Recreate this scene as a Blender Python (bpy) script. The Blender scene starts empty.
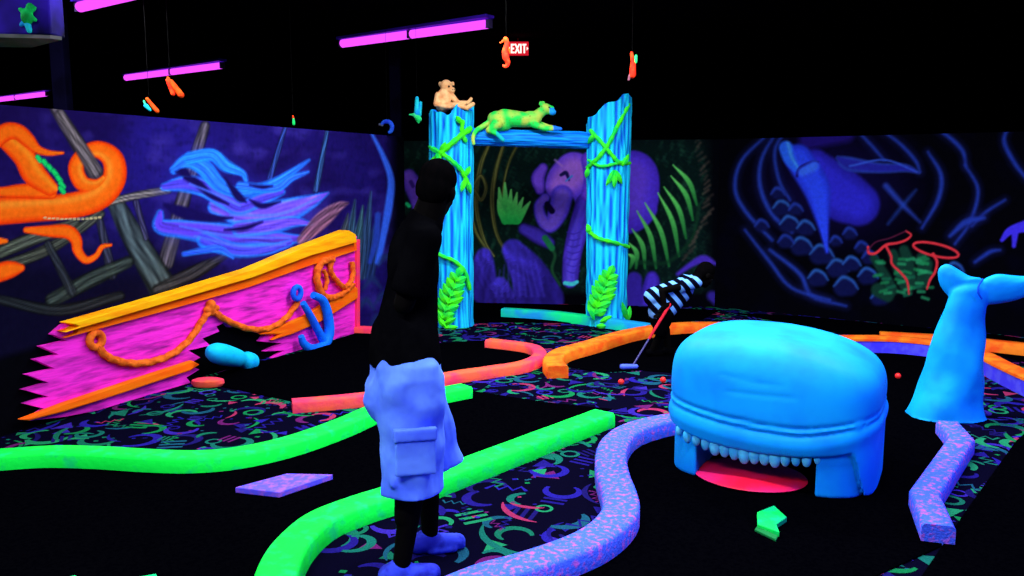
import bpy, bmesh, math, random
import numpy as np
from mathutils import Vector, Matrix, noise as mnoise

random.seed(7)
scene = bpy.context.scene
COL = scene.collection
PI = math.pi

# ------------------------------------------------------------------ camera
FPX = 850.0
CAMH = 1.6
PITCH = math.atan(113.0 / FPX)
CP, SP = math.cos(PITCH), math.sin(PITCH)
cam_d = bpy.data.cameras.new('camera')
cam_d.sensor_width = 36
cam_d.lens = 36 * FPX / 1024
cam = bpy.data.objects.new('camera', cam_d)
COL.objects.link(cam)
cam.location = (0, 0, CAMH)
cam.rotation_euler = (PI / 2 - PITCH, 0, 0)
scene.camera = cam


def ray(px, py):
    a, b = (px - 512) / FPX, (288 - py) / FPX
    return Vector((a, CP + b * SP, -SP + b * CP))


def P(px, py, z=0.0):
    """photo point on the horizontal plane at height z"""
    d = ray(px, py)
    t = (z - CAMH) / d.z
    return Vector((0, 0, CAMH)) + d * t


def PD(px, py, Y):
    """photo point at distance Y"""
    d = ray(px, py)
    return Vector((0, 0, CAMH)) + d * (Y / d.y)


class Wall:
    def __init__(s, a, b):
        s.a = Vector((a[0], a[1], 0)); s.b = Vector((b[0], b[1], 0))
        s.t = (s.b - s.a).normalized(); s.len = (s.b - s.a).length
        s.n = Vector((s.t.y, -s.t.x, 0))          # towards the camera
        if s.n.dot(-s.a) < 0: s.n = -s.n

    def p(s, px, py, off=0.0):
        d = ray(px, py)
        o = Vector((0, 0, CAMH)) - (s.a + s.n * off)
        t = -o.dot(s.n) / d.dot(s.n)
        return Vector((0, 0, CAMH)) + d * t


def project(W):
    """numpy world points -> photo points"""
    x = W[:, 0]; y = W[:, 1]; z = W[:, 2] - CAMH
    f = y * CP - z * SP
    u = y * SP + z * CP
    return 512 + FPX * x / f, 288 - FPX * u / f


# --------------------------------------------------------------- materials
def lin(c):
    def f(v):
        v = v / 255.0
        return v / 12.92 if v <= 0.04045 else ((v + 0.055) / 1.055) ** 2.4
    return tuple(f(v) for v in c)


def new_mat(name, rough=0.7, spec=0.0):
    m = bpy.data.materials.new(name)
    m.use_nodes = True
    nt = m.node_tree
    b = nt.nodes['Principled BSDF']
    b.inputs['Roughness'].default_value = rough
    b.inputs['Specular IOR Level'].default_value = spec
    return m, nt, b


def paint(name, c1, c2=None, scale=8.0, lo=0.45, hi=0.6, rough=0.65, spec=0.08, bump=0.0, bscale=30.0,
          stretch=(1, 1, 1), detail=4.0, kind='noise', rot=(0, 0, 0)):
    m, nt, b = new_mat(name, rough, spec)
    N, L = nt.nodes, nt.links
    tc = N.new('ShaderNodeTexCoord'); mp = N.new('ShaderNodeMapping')
    mp.inputs['Scale'].default_value = stretch
    mp.inputs['Rotation'].default_value = rot
    L.new(tc.outputs['Object'], mp.inputs['Vector'])
    if c2 is None: c2 = tuple(v * 0.88 for v in c1)
    if kind == 'voronoi':
        t = N.new('ShaderNodeTexVoronoi'); t.inputs['Scale'].default_value = scale; out = t.outputs['Distance']
    elif kind == 'wave':
        t = N.new('ShaderNodeTexWave'); t.inputs['Scale'].default_value = scale
        t.inputs['Distortion'].default_value = 0.6; out = t.outputs['Fac']
    else:
        t = N.new('ShaderNodeTexNoise'); t.inputs['Scale'].default_value = scale
        t.inputs['Detail'].default_value = detail; out = t.outputs['Fac']
    L.new(mp.outputs['Vector'], t.inputs['Vector'])
    r = N.new('ShaderNodeValToRGB')
    r.color_ramp.elements[0].position = lo; r.color_ramp.elements[0].color = (*lin(c1), 1)
    r.color_ramp.elements[1].position = hi; r.color_ramp.elements[1].color = (*lin(c2), 1)
    L.new(out, r.inputs['Fac'])
    L.new(r.outputs['Color'], b.inputs['Base Color'])
    if bump:
        t2 = N.new('ShaderNodeTexNoise'); t2.inputs['Scale'].default_value = bscale
        L.new(mp.outputs['Vector'], t2.inputs['Vector'])
        bp = N.new('ShaderNodeBump'); bp.inputs['Strength'].default_value = bump
        bp.inputs['Distance'].default_value = 0.02
        L.new(t2.outputs['Fac'], bp.inputs['Height']); L.new(bp.outputs['Normal'], b.inputs['Normal'])
    return m


def vcol(name, rough=0.8, spec=0.0, grain=0.0, gscale=60.0):
    m, nt, b = new_mat(name, rough, spec)
    N, L = nt.nodes, nt.links
    a = N.new('ShaderNodeAttribute'); a.attribute_name = 'Col'
    out = a.outputs['Color']
    if grain:
        tc = N.new('ShaderNodeTexCoord'); t = N.new('ShaderNodeTexNoise')
        t.inputs['Scale'].default_value = gscale; t.inputs['Detail'].default_value = 3
        L.new(tc.outputs['Object'], t.inputs['Vector'])
        r = N.new('ShaderNodeMapRange')
        r.inputs['From Min'].default_value = 0.3; r.inputs['From Max'].default_value = 0.7
        r.inputs['To Min'].default_value = 1 - grain; r.inputs['To Max'].default_value = 1 + grain
        L.new(t.outputs['Fac'], r.inputs['Value'])
        mx = N.new('ShaderNodeVectorMath'); mx.operation = 'SCALE'
        L.new(out, mx.inputs[0]); L.new(r.outputs['Result'], mx.inputs['Scale'])
        out = mx.outputs['Vector']
    L.new(out, b.inputs['Base Color'])
    return m


def emit(name, c, s):
    m = bpy.data.materials.new(name); m.use_nodes = True
    nt = m.node_tree; nt.nodes.clear()
    e = nt.nodes.new('ShaderNodeEmission'); o = nt.nodes.new('ShaderNodeOutputMaterial')
    e.inputs['Color'].default_value = (*c, 1); e.inputs['Strength'].default_value = s
    nt.links.new(e.outputs[0], o.inputs[0])
    return m


# ---------------------------------------------------------------- geometry
class G:
    def __init__(s): s.V = []; s.F = []; s.M = []; s.C = []

    def add(s, V, F, mi=0, col=None):
        o = len(s.V)
        s.V += [Vector(v) for v in V]
        s.F += [tuple(i + o for i in f) for f in F]
        s.M += [mi] * len(F)
        if col is None: s.C += [(1, 1, 1)] * len(V)
        elif isinstance(col, list): s.C += col
        else: s.C += [col] * len(V)
        return s

    def build(s, name, mats, parent=None, smooth=True, origin=None, bevel=0.0, angle=40):
        if not isinstance(mats, (list, tuple)): mats = [mats]
        if parent is not None:
            org = Vector(parent['_org'])
        else:
            org = Vector(origin) if origin is not None else base_of(s.V)
        me = bpy.data.meshes.new(name)
        me.from_pydata([tuple(v - org) for v in s.V], [], s.F)
        for m in mats: me.materials.append(m)
        me.polygons.foreach_set('material_index', s.M)
        ca = me.color_attributes.new('Col', 'FLOAT_COLOR', 'POINT')
        arr = np.ones((len(s.V), 4), dtype=np.float32); arr[:, :3] = np.array(s.C, dtype=np.float32)
        ca.data.foreach_set('color', arr.ravel())
        bm = bmesh.new(); bm.from_mesh(me)
        bmesh.ops.recalc_face_normals(bm, faces=bm.faces)
        bm.to_mesh(me); bm.free()
        me.update()
        ob = bpy.data.objects.new(name, me); COL.objects.link(ob)
        if parent is not None: ob.parent = parent
        else: ob.location = org
        ob['_org'] = tuple(org)
        if bevel:
            b = ob.modifiers.new('bevel', 'BEVEL'); b.width = bevel; b.segments = 2; b.limit_method = 'ANGLE'
            b.angle_limit = math.radians(35)
        if smooth:
            me.polygons.foreach_set('use_smooth', [True] * len(me.polygons))
            if angle < 180:
                bm = bmesh.new(); bm.from_mesh(me)
                la = math.radians(angle)
                for e in bm.edges:
                    if len(e.link_faces) == 2 and e.calc_face_angle(0) > la: e.smooth = False
                bm.to_mesh(me); bm.free()
        return ob


def base_of(V):
    xs = [v.x for v in V]; ys = [v.y for v in V]; zs = [v.z for v in V]
    return Vector(((min(xs) + max(xs)) / 2, (min(ys) + max(ys)) / 2, min(zs)))


def thing(name, label, cat, loc, group=None):
    o = bpy.data.objects.new(name, None); COL.objects.link(o)
    o.empty_display_size = 0.1
    o.location = loc; o['_org'] = tuple(loc)
    o['label'] = label; o['category'] = cat
    if group: o['group'] = group
    return o


def tag(o, label, cat, group=None):
    o['label'] = label; o['category'] = cat
    if group: o['group'] = group
    return o


def frame(d):
    d = d.normalized()
    up = Vector((0, 0, 1)) if abs(d.z) < 0.95 else Vector((1, 0, 0))
    x = d.cross(up).normalized(); y = x.cross(d).normalized()
    return x, y


def crom(pts, n=8, closed=False):
    """Catmull-Rom through points (any dimension)"""
    pts = [np.array(p, dtype=float) for p in pts]
    out = []
    m = len(pts)
    rng = range(m if closed else m - 1)
    for i in rng:
        p1, p2 = pts[i], pts[(i + 1) % m]
        p0 = pts[i - 1] if (i > 0 or closed) else 2 * p1 - p2
        p3 = pts[(i + 2) % m] if (i + 2 < m or closed) else 2 * p2 - p1
        for k in range(n):
            t = k / n
            out.append(0.5 * ((2 * p1) + (-p0 + p2) * t + (2 * p0 - 5 * p1 + 4 * p2 - p3) * t * t + (-p0 + 3 * p1 - 3 * p2 + p3) * t ** 3))
    if not closed: out.append(pts[-1])
    return out


def tube(path, rad, n=10, closed=False, twist=0.0, strands=0):
    path = [Vector(p) for p in path]
    m = len(path)
    if not isinstance(rad, (list, tuple)): rad = [rad] * m
    V, F = [], []
    px = None
    for i, p in enumerate(path):
        if closed: d = path[(i + 1) % m] - path[i - 1]
        else: d = path[min(i + 1, m - 1)] - path[max(i - 1, 0)]
        if d.length < 1e-9: d = Vector((0, 0, 1))
        d.normalize()
        if px is None: x, y = frame(d)
        else:
            x = (px - d * px.dot(d))
            x = x.normalized() if x.length > 1e-6 else frame(d)[0]
            y = x.cross(d)
        px = x
        for k in range(n):
            a = 2 * PI * k / n
            r = rad[i]
            if strands: r *= 1 + 0.16 * math.cos(strands * a + twist * i)
            V.append(p + x * (math.cos(a) * r) + y * (math.sin(a) * r))
    rng = m if closed else m - 1
    for i in range(rng):
        j = (i + 1) % m
        for k in range(n):
            l = (k + 1) % n
            F.append((i * n + k, i * n + l, j * n + l, j * n + k))
    if not closed:
        F.append(tuple(range(n - 1, -1, -1)))
        F.append(tuple((m - 1) * n + k for k in range(n)))
    return V, F


def capsule(p0, p1, r0, r1, n=14, flat0=False, flat1=False):
    p0, p1 = Vector(p0), Vector(p1)
    d = p1 - p0
    L = d.length
    if L < 1e-6: d = Vector((0, 0, 1)); L = 0
    d.normalize()
    pts, rs = [], []
    if flat0: pts += [p0]; rs += [r0]
    else:
        for k in range(5):
            a = PI / 2 * (1 - k / 4)
            pts.append(p0 - d * (math.sin(a) * r0)); rs.append(max(math.cos(a) * r0, 0.02 * r0))
    if flat1: pts += [p1]; rs += [r1]
    else:
        for k in range(5):
            a = PI / 2 * k / 4
            pts.append(p1 + d * (math.sin(a) * r1)); rs.append(max(math.cos(a) * r1, 0.02 * r1))
    x, y = frame(d)
    V, F = [], []
    for p, r in zip(pts, rs):
        for k in range(n):
            a = 2 * PI * k / n
            V.append(p + x * math.cos(a) * r + y * math.sin(a) * r)
    m = len(pts)
    for i in range(m - 1):
        for k in range(n):
            l = (k + 1) % n
            F.append((i * n + k, i * n + l, (i + 1) * n + l, (i + 1) * n + k))
    F.append(tuple(range(n - 1, -1, -1))); F.append(tuple((m - 1) * n + k for k in range(n)))
    return V, F


def ellipsoid(c, rx, ry, rz, rot=None, nu=20, nv=12):
    c = Vector(c)
    V, F = [], []
    for i in range(1, nv):
        t = PI * i / nv
        for k in range(nu):
            a = 2 * PI * k / nu
            v = Vector((rx * math.sin(t) * math.cos(a), ry * math.sin(t) * math.sin(a), rz * math.cos(t)))
            if rot is not None: v = rot @ v
            V.append(c + v)
    t1 = Vector((0, 0, rz)); t2 = Vector((0, 0, -rz))
    if rot is not None: t1 = rot @ t1; t2 = rot @ t2
    V += [c + t1, c + t2]
    a, b = len(V) - 2, len(V) - 1
    for i in range(nv - 2):
        for k in range(nu):
            l = (k + 1) % nu
            F.append((i * nu + k, (i + 1) * nu + k, (i + 1) * nu + l, i * nu + l))
    for k in range(nu):
        l = (k + 1) % nu
        F.append((a, k, l)); F.append((b, (nv - 2) * nu + l, (nv - 2) * nu + k))
    return V, F


def prism(poly, n, th):
    """polygon (3D points) extruded along n by th"""
    poly = [Vector(p) for p in poly]
    m = len(poly); n = Vector(n)
    V = poly + [p + n * th for p in poly]
    F = [tuple(range(m)), tuple(range(2 * m - 1, m - 1, -1))]
    for i in range(m):
        j = (i + 1) % m
        F.append((i, j, m + j, m + i))
    return V, F


def boxpts(lo, hi):
    x0, y0, z0 = lo; x1, y1, z1 = hi
    return prism([(x0, y0, z0), (x1, y0, z0), (x1, y1, z0), (x0, y1, z0)], (0, 0, 1), z1 - z0)


def bar(a, b, w, h, up=(0, 0, 1)):
    """rectangular bar between a and b (centre line)"""
    a, b = Vector(a), Vector(b)
    d = (b - a).normalized(); up = Vector(up)
    s = d.cross(up).normalized(); u = s.cross(d).normalized()
    q = [a + s * w / 2 + u * h / 2, a - s * w / 2 + u * h / 2, a - s * w / 2 - u * h / 2, a + s * w / 2 - u * h / 2]
    return prism(q, d, (b - a).length)


def torus(c, R, r, ax, n=24, m=10):
    ax = Vector(ax).normalized(); x, y = frame(ax); c = Vector(c)
    return tube([c + x * math.cos(2 * PI * k / n) * R + y * math.sin(2 * PI * k / n) * R for k in range(n)], r, m, closed=True)


def leaf(p0, p1, w, n, th=0.012, curl=0.0, seg=6):
    p0, p1, n = Vector(p0), Vector(p1), Vector(n).normalized()
    d = p1 - p0; s = d.cross(n).normalized()
    V, F = [], []
    for i in range(seg + 1):
        t = i / seg
        ww = w / 2 * (math.sin(PI * min(1, t * 0.92 + 0.06)) ** 0.8)
        c = p0 + d * t + n * (curl * 4 * t * (1 - t))
        V += [c - s * ww, c + n * th, c + s * ww, c - n * th * 0.3]
    for i in range(seg):
        a, b = i * 4, i * 4 + 4
        for k in range(4):
            l = (k + 1) % 4
            F.append((a + k, a + l, b + l, b + k))
    F.append((3, 2, 1, 0)); F.append(tuple(seg * 4 + k for k in range(4)))
    return V, F


def fuse(prims, voxel, smooth=4, fac=0.5):
    """one continuous surface out of overlapping closed shapes"""
    g = G()
    for V, F in prims: g.add(V, F)
    me = bpy.data.meshes.new('tmp')
    me.from_pydata([tuple(v) for v in g.V], [], g.F)
    bm = bmesh.new(); bm.from_mesh(me); bmesh.ops.recalc_face_normals(bm, faces=bm.faces); bm.to_mesh(me); bm.free()
    ob = bpy.data.objects.new('tmp', me); COL.objects.link(ob)
    md = ob.modifiers.new('r', 'REMESH'); md.mode = 'VOXEL'; md.voxel_size = voxel
    if smooth:
        ms = ob.modifiers.new('s', 'SMOOTH'); ms.factor = fac; ms.iterations = smooth
    dg = bpy.context.evaluated_depsgraph_get(); dg.update()
    ev = ob.evaluated_get(dg); em = ev.to_mesh()
    V = [v.co.copy() for v in em.vertices]; F = [tuple(p.vertices) for p in em.polygons]
    ev.to_mesh_clear()
    bpy.data.objects.remove(ob); bpy.data.meshes.remove(me)
    return V, F


def fnoise(v, s=1.0, off=0.0):
    return mnoise.noise(Vector((v[0] * s + off, v[1] * s + off * 0.7, v[2] * s - off)))


# ================================================================= SETTING
M_black = paint('black_paint', (9, 8, 16), (5, 5, 9), 6, rough=0.9, spec=0.0)
M_ceil = paint('ceiling_black', (6, 6, 12), (4, 4, 8), 3, rough=0.95, spec=0.0)
M_felt = paint('black_felt', (2, 2, 4), (1, 1, 3), 60, rough=1.0, spec=0.0)
M_column = paint('column_navy', (7, 6, 26), (5, 4, 18), 5, rough=0.9, spec=0.0)


def struct(g, name, m, **k):
    o = g.build(name, m, **k); o['kind'] = 'structure'; return o


CEIL = 3.35
X0, X1, Y0, Y1 = -12.0, 9.0, -5.0, 18.0
struct(G().add(*boxpts((X0, Y0, CEIL), (X1, Y1, CEIL + 0.1))), 'ceiling', M_ceil, smooth=False)
struct(G().add(*boxpts((X0 - 0.1, Y0, 0), (X0, Y1, CEIL))), 'wall_left', M_black, smooth=False)
struct(G().add(*boxpts((X1, Y0, 0), (X1 + 0.1, Y1, CEIL))), 'wall_right', M_black, smooth=False)
struct(G().add(*boxpts((X0, Y1, 0), (X1, Y1 + 0.1, CEIL))), 'wall_back', M_black, smooth=False)
struct(G().add(*boxpts((X0, Y0 - 0.1, 0), (X1, Y0, CEIL))), 'wall_front', M_black, smooth=False)

# ---- murals: vertex pigments on dense wall faces
WH = 2.02
W_ship = Wall((-4.6, 1.757), (-1.2, 9.56))
W_ele = Wall((-2.6, 10.9), (2.47, 10.25))
W_cave = Wall((2.47, 10.25), (6.5, 7.3))


class Mural:
    def __init__(s, wall, nu, nv, u0=0.0, u1=1.0):
        s.w = wall; s.nu, s.nv = nu, nv
        U = np.linspace(u0, u1, nu); Z = np.linspace(0, WH, nv)
        uu, zz = np.meshgrid(U, Z)
        a = np.array(wall.a); t = np.array(wall.t) * wall.len
        s.W = a[None, :] + uu.ravel()[:, None] * t[None, :]
        s.W[:, 2] = zz.ravel()
        s.X, s.Y = project(s.W)
        s.C = np.zeros((len(s.X), 3))
        s.rs = np.random.RandomState(3)

    def noise(s, fx, fy, k=24, seed=0):
        rs = np.random.RandomState(seed); r = np.zeros_like(s.X)
        for i in range(k):
            ax, ay, ph = rs.normal(0, fx), rs.normal(0, fy), rs.uniform(0, 6.28)
            r += np.cos(s.X * ax + s.Y * ay + ph)
        return r / math.sqrt(k)

    def fill(s, alpha, col):
        a = np.clip(alpha, 0, 1)[:, None]
        c = np.array(col) / 255.0
        s.C = s.C * (1 - a) + c * a

    def stroke(s, pts, col, soft=1.5, edge=None, alpha=1.0, col2=None, n=6, streak=0.0, hl=None):
        """tapered painted stroke; pts = (x, y, half width)"""
        q = np.array(crom(pts, n)) if len(pts) > 2 else np.array([np.array(pts[0], float) + (np.array(pts[1], float) - np.array(pts[0], float)) * t for t in np.linspace(0, 1, 9)])
        mw = q[:, 2].max() + soft + 1
        idx = np.where((s.X > q[:, 0].min() - mw) & (s.X < q[:, 0].max() + mw) & (s.Y > q[:, 1].min() - mw) & (s.Y < q[:, 1].max() + mw))[0]
        if len(idx) == 0: return
        X, Y = s.X[idx], s.Y[idx]
        best = np.full(len(idx), 1e9); tt = np.zeros(len(idx)); ww = np.ones(len(idx)); sd = np.zeros(len(idx))
        N = len(q) - 1
        for i in range(N):
            ax, ay, aw = q[i]; bx, by, bw = q[i + 1]
            dx, dy = bx - ax, by - ay; L = dx * dx + dy * dy + 1e-9
            t = np.clip(((X - ax) * dx + (Y - ay) * dy) / L, 0, 1)
            ex, ey = X - ax - dx * t, Y - ay - dy * t
            d = np.hypot(ex, ey)
            w = aw + (bw - aw) * t
            m = d - w
            u = m < best
            best[u] = m[u]; tt[u] = (i + t[u]) / N; ww[u] = w[u]
            sd[u] = ((dx * ey - dy * ex) / math.sqrt(L))[u]
        a = np.clip(0.5 - best / soft, 0, 1) * alpha
        c = np.array(col, float)[None, :] / 255.0 * np.ones((len(idx), 1))
        if col2 is not None: c = c * (1 - tt[:, None]) + np.array(col2, float)[None, :] / 255.0 * tt[:, None]
        if edge is not None:
            e = np.clip(1 + best / np.maximum(ww * 0.55, 1.2), 0, 1)[:, None]
            c = c * (1 - e) + np.array(edge, float)[None, :] / 255.0 * e
        if hl is not None:     # a paler brush line on the upper side
            h = np.exp(-((sd / np.maximum(ww, 1) + 0.45) / 0.3) ** 2)[:, None]
            c = c * (1 - h) + np.array(hl, float)[None, :] / 255.0 * h
        if streak:
            p1, p2, p3 = s.rs.uniform(0, 6.28, 3)
            f1 = 5.5 / max(4.0, q[:, 2].max())
            c = c * (1 + streak * (0.6 * np.sin(sd * f1 * 1.3 + p1 + 2.5 * np.sin(tt * 5 + p2)) + 0.5 * np.sin(sd * f1 * 2.9 + p3 + 2 * np.sin(tt * 9 + p1)) * np.sin(tt * 11 + p2)))[:, None]
        s.C[idx] = s.C[idx] * (1 - a[:, None]) + c * a[:, None]

    def build(s, name, gain, th=0.08):
        C = np.clip(s.C, 0, 1)
        L = np.where(C <= 0.04045, C / 12.92, ((C + 0.055) / 1.055) ** 2.4) * gain
        L = np.clip(L, 0.0015, 0.92)
        g = G()
        nu, nv = s.nu, s.nv
        g.V = [Vector(v) for v in s.W]
        g.F = [(j * nu + i, j * nu + i + 1, (j + 1) * nu + i + 1, (j + 1) * nu + i) for j in range(nv - 1) for i in range(nu - 1)]
        g.M = [0] * len(g.F); g.C = [tuple(c) for c in L]
        # back, ends and top of the partition
        w = s.w; a0, b0 = Vector(s.W[0]), Vector(s.W[nu - 1])
        V, F = prism([a0, b0, b0 - w.n * th, a0 - w.n * th], (0, 0, 1), WH)
        F = F[:2] + F[3:]
        g.add(V, F, 1)
        return struct(g, name, [M_mural, M_black], smooth=False, origin=(a0.x, a0.y, 0))


M_mural = vcol('mural_paint', 0.9, 0.0, 0.10, 24)

# ---------------- the shipwreck mural
m = Mural(W_ship, 760, 250, 0.36, 1.0)
n1 = m.noise(0.03, 0.04, seed=1); n2 = m.noise(0.12, 0.12, seed=2); n3 = m.noise(0.5, 0.5, seed=5)
m.fill(np.ones_like(m.X), (19, 10, 66))
m.fill(np.clip(0.35 + 0.5 * n1, 0, 1) * 0.75, (30, 22, 116))
m.fill(np.clip(0.5 * n2 - 0.1, 0, 1) * 0.6, (46, 52, 150))
m.fill(np.clip(0.25 * n2, 0, 1), (52, 30, 120))
m.fill(np.clip(0.18 * n3, 0, 0.4), (10, 8, 50))
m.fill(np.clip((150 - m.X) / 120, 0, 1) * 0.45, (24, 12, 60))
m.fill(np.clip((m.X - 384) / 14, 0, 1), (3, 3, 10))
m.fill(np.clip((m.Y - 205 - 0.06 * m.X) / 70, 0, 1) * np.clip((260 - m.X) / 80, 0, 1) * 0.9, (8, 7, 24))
GR, GR2 = (104, 98, 92), (52, 56, 62)
for pts, c in [([(50, 100, 5), (72, 135, 7), (96, 174, 8)], (92, 84, 88)),
               ([(205, 126, 5), (190, 175, 7), (166, 262, 8)], (78, 72, 82)),
               ([(112, 196, 8), (135, 240, 12), (168, 296, 15)], (62, 76, 76)),
               ([(0, 252, 7), (40, 236, 7), (75, 224, 6)], (72, 78, 64)),
               ([(0, 268, 6), (50, 248, 6), (100, 214, 5)], (62, 66, 54)),
               ([(96, 207, 3), (130, 197, 4), (168, 190, 4)], (110, 104, 100)),
               ([(100, 222, 4), (112, 275, 5)], (48, 50, 66)),
               ([(136, 202, 3), (146, 238, 3)], (54, 52, 84)),
               ([(52, 300, 7), (90, 280, 8), (128, 262, 6)], (48, 58, 52)),
               ([(158, 290, 6), (195, 272, 7), (228, 254, 3)], (44, 44, 46)),
               ([(48, 244, 4), (72, 292, 5)], (38, 42, 48)),
               ([(0, 300, 5), (60, 310, 6), (120, 296, 5)], (30, 34, 36)),
               ([(145, 300, 4), (190, 290, 5), (230, 275, 3)], (32, 32, 38)),
               ([(285, 128, 2), (270, 178, 3)], (36, 58, 128)), ([(327, 132, 2), (316, 190, 3)], (42, 78, 132))]:
    m.stroke(pts, c, 2.5, edge=tuple(v * 0.35 for v in c), streak=0.45, alpha=0.9)
OR, ORE = (255, 92, 14), (196, 40, 4)
m.stroke([(-30, 215, 14), (0, 211, 14), (35, 209, 13), (75, 205, 13), (100, 196, 13), (114, 179, 12), (113, 160, 11), (100, 150, 9), (86, 153, 8), (76, 167, 8), (82, 183, 8), (96, 186, 7), (106, 179, 5)], OR, 1.6, edge=ORE, hl=(255, 120, 30))
m.stroke([(-20, 190, 5), (0, 192, 5), (20, 191, 7), (42, 191, 8), (52, 194, 5)], OR, 1.5, edge=ORE)
m.stroke([(6, 140, 9), (24, 157, 11), (34, 174, 12), (50, 188, 8)], OR, 1.5, edge=ORE, hl=(255, 118, 24))
m.stroke([(-6, 142, 8), (6, 132, 9), (18, 132, 8), (28, 140, 7), (37, 149, 4.5), (49, 153, 3), (63, 153, 1.4)], OR, 1.5, edge=ORE)
m.stroke([(26, 230, 3), (50, 231, 6), (68, 232, 7), (76, 240, 6), (78, 251, 5), (86, 260, 4), (96, 256, 3), (102, 247, 2.5), (111, 245, 1.4)], OR, 1.4, edge=ORE)
m.stroke([(-8, 241, 5), (6, 241, 2)], OR, 1.5)
m.stroke([(-10, 276, 9), (8, 270, 9), (21, 268, 4)], OR, 1.6, edge=ORE)
m.stroke([(60, 114, 5), (78, 143, 6.5), (95, 171, 7.5)], (92, 84, 88), 2.5, edge=(40, 34, 44), streak=0.4)
for x, y in [(39, 159), (45, 163), (50, 168), (55, 173), (59, 179), (62, 185), (62, 190)]:
    m.stroke([(x - 1.5, y - 2, 2.6), (x + 1.5, y + 2, 2.6)], (20, 190, 90), 1.2, edge=(10, 120, 70))
for i in range(14):
    m.stroke([(44 + i * 4.2, 219 - (i - 6) ** 2 * 0.03, 0.8), (46 + i * 4.2, 219 - (i - 6) ** 2 * 0.03, 0.8)], (190, 170, 120), 0.8)
BL, BE, VI = (62, 60, 214), (26, 128, 255), (76, 52, 196)
hair = [([(160, 213, 3), (160, 226, 7), (180, 229, 9), (205, 232, 11), (230, 236, 12), (255, 236, 10), (285, 239, 6), (308, 238, 1.5)], VI),
        ([(205, 240, 8), (235, 250, 7), (265, 250, 5), (290, 243, 3)], BL),
        ([(215, 207, 7), (250, 217, 12), (285, 211, 12), (310, 202, 7), (328, 193, 1)], (104, 74, 226)),
        ([(240, 229, 8), (270, 226, 8), (295, 222, 5), (312, 224, 1)], (92, 66, 220)),
        ([(164, 187, 3.5), (185, 184, 8), (205, 188, 9), (225, 200, 9), (240, 208, 7), (262, 199, 6), (282, 192, 3)], (70, 58, 206)),
        ([(174, 170, 4), (188, 161, 7), (204, 168, 8), (218, 184, 7), (235, 192, 5), (255, 190, 5), (275, 182, 4), (292, 172, 3), (309, 160, 1)], (36, 104, 246)),
        ([(190, 158, 6), (212, 155, 6), (226, 166, 6), (242, 173, 3), (246, 180, 2)], (34, 112, 250)),
        ([(240, 186, 4), (275, 188, 4), (292, 178, 3), (308, 172, 1)], (40, 96, 244)),
        ([(184, 254, 2), (205, 250, 3), (220, 249, 3), (233, 258, 0.8)], (40, 84, 240))]
for pts, c in hair: m.stroke([(x, y, w + 5) for x, y, w in pts], (40, 40, 170), 12, alpha=0.22)
for pts, c in hair: m.stroke(pts, c, 3.0, edge=BE, streak=0.22, hl=tuple(min(255, v * 1.1) for v in c))
for pts in [[(185, 178, 2), (196, 182, 4), (212, 196, 3), (228, 204, 1)], [(225, 178, 1), (238, 196, 4), (246, 202, 1)], [(165, 205, 2), (182, 212, 6), (210, 218, 4), (232, 218, 1)],
            [(250, 200, 1), (262, 206, 3), (280, 202, 1)], [(225, 230, 1), (245, 228, 2.5), (262, 222, 1)], [(250, 185, 1), (262, 187, 2), (272, 186, 1)], [(176, 172, 1), (184, 172, 4), (190, 176, 1)]]:
    m.stroke(pts, (18, 11, 70), 3)
for pts in [[(180, 226, 1), (230, 236, 1.4), (290, 238, 1)], [(230, 215, 1), (280, 214, 1.5), (320, 197, 0.8)], [(190, 184, 1), (220, 196, 1.4), (240, 206, 1)], [(195, 236, 1), (240, 246, 1.4), (285, 244, 1)]]:
    m.stroke(pts, (70, 110, 250), 2, alpha=0.7)
m.stroke([(302, 240, 5), (322, 220, 8), (338, 207, 5), (348, 203, 1)], (112, 74, 96), 2.5, streak=0.4, alpha=0.85)
for x, h, c in [(352, 200, (38, 66, 84)), (360, 206, (44, 78, 84)), (368, 192, (36, 60, 88)), (345, 214, (50, 62, 70)), (376, 215, (26, 44, 82))]:
    m.stroke([(x - 6, 275, 5), (x - 2, 240, 5), (x + 3, h, 0.8)], c, 2.5, streak=0.4, alpha=0.9)
m.stroke([(371, 132, 1.4), (384, 158, 2.6), (391, 180, 3.4), (389, 205, 4), (384, 232, 3.4), (378, 262, 3)], (44, 88, 206), 2.5)
m.stroke([(378, 215, 3), (376, 240, 3), (370, 262, 2)], (32, 56, 150), 2.5)
for x, y, r in [(372, 285, 9), (386, 262, 8), (366, 306, 8), (384, 300, 9), (378, 322, 8)]:
    m.stroke([(x - r, y + 4, 1), (x, y - r * 0.7, 3), (x + r, y + 3, 1)], (26, 40, 88), 4, alpha=0.9)
# black hollow below the gunwale
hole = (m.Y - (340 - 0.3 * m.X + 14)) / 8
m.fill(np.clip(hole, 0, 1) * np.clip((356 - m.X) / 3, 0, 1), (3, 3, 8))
GAIN = 1.25
m.build('wall_shipwreck_mural', GAIN)

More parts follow.
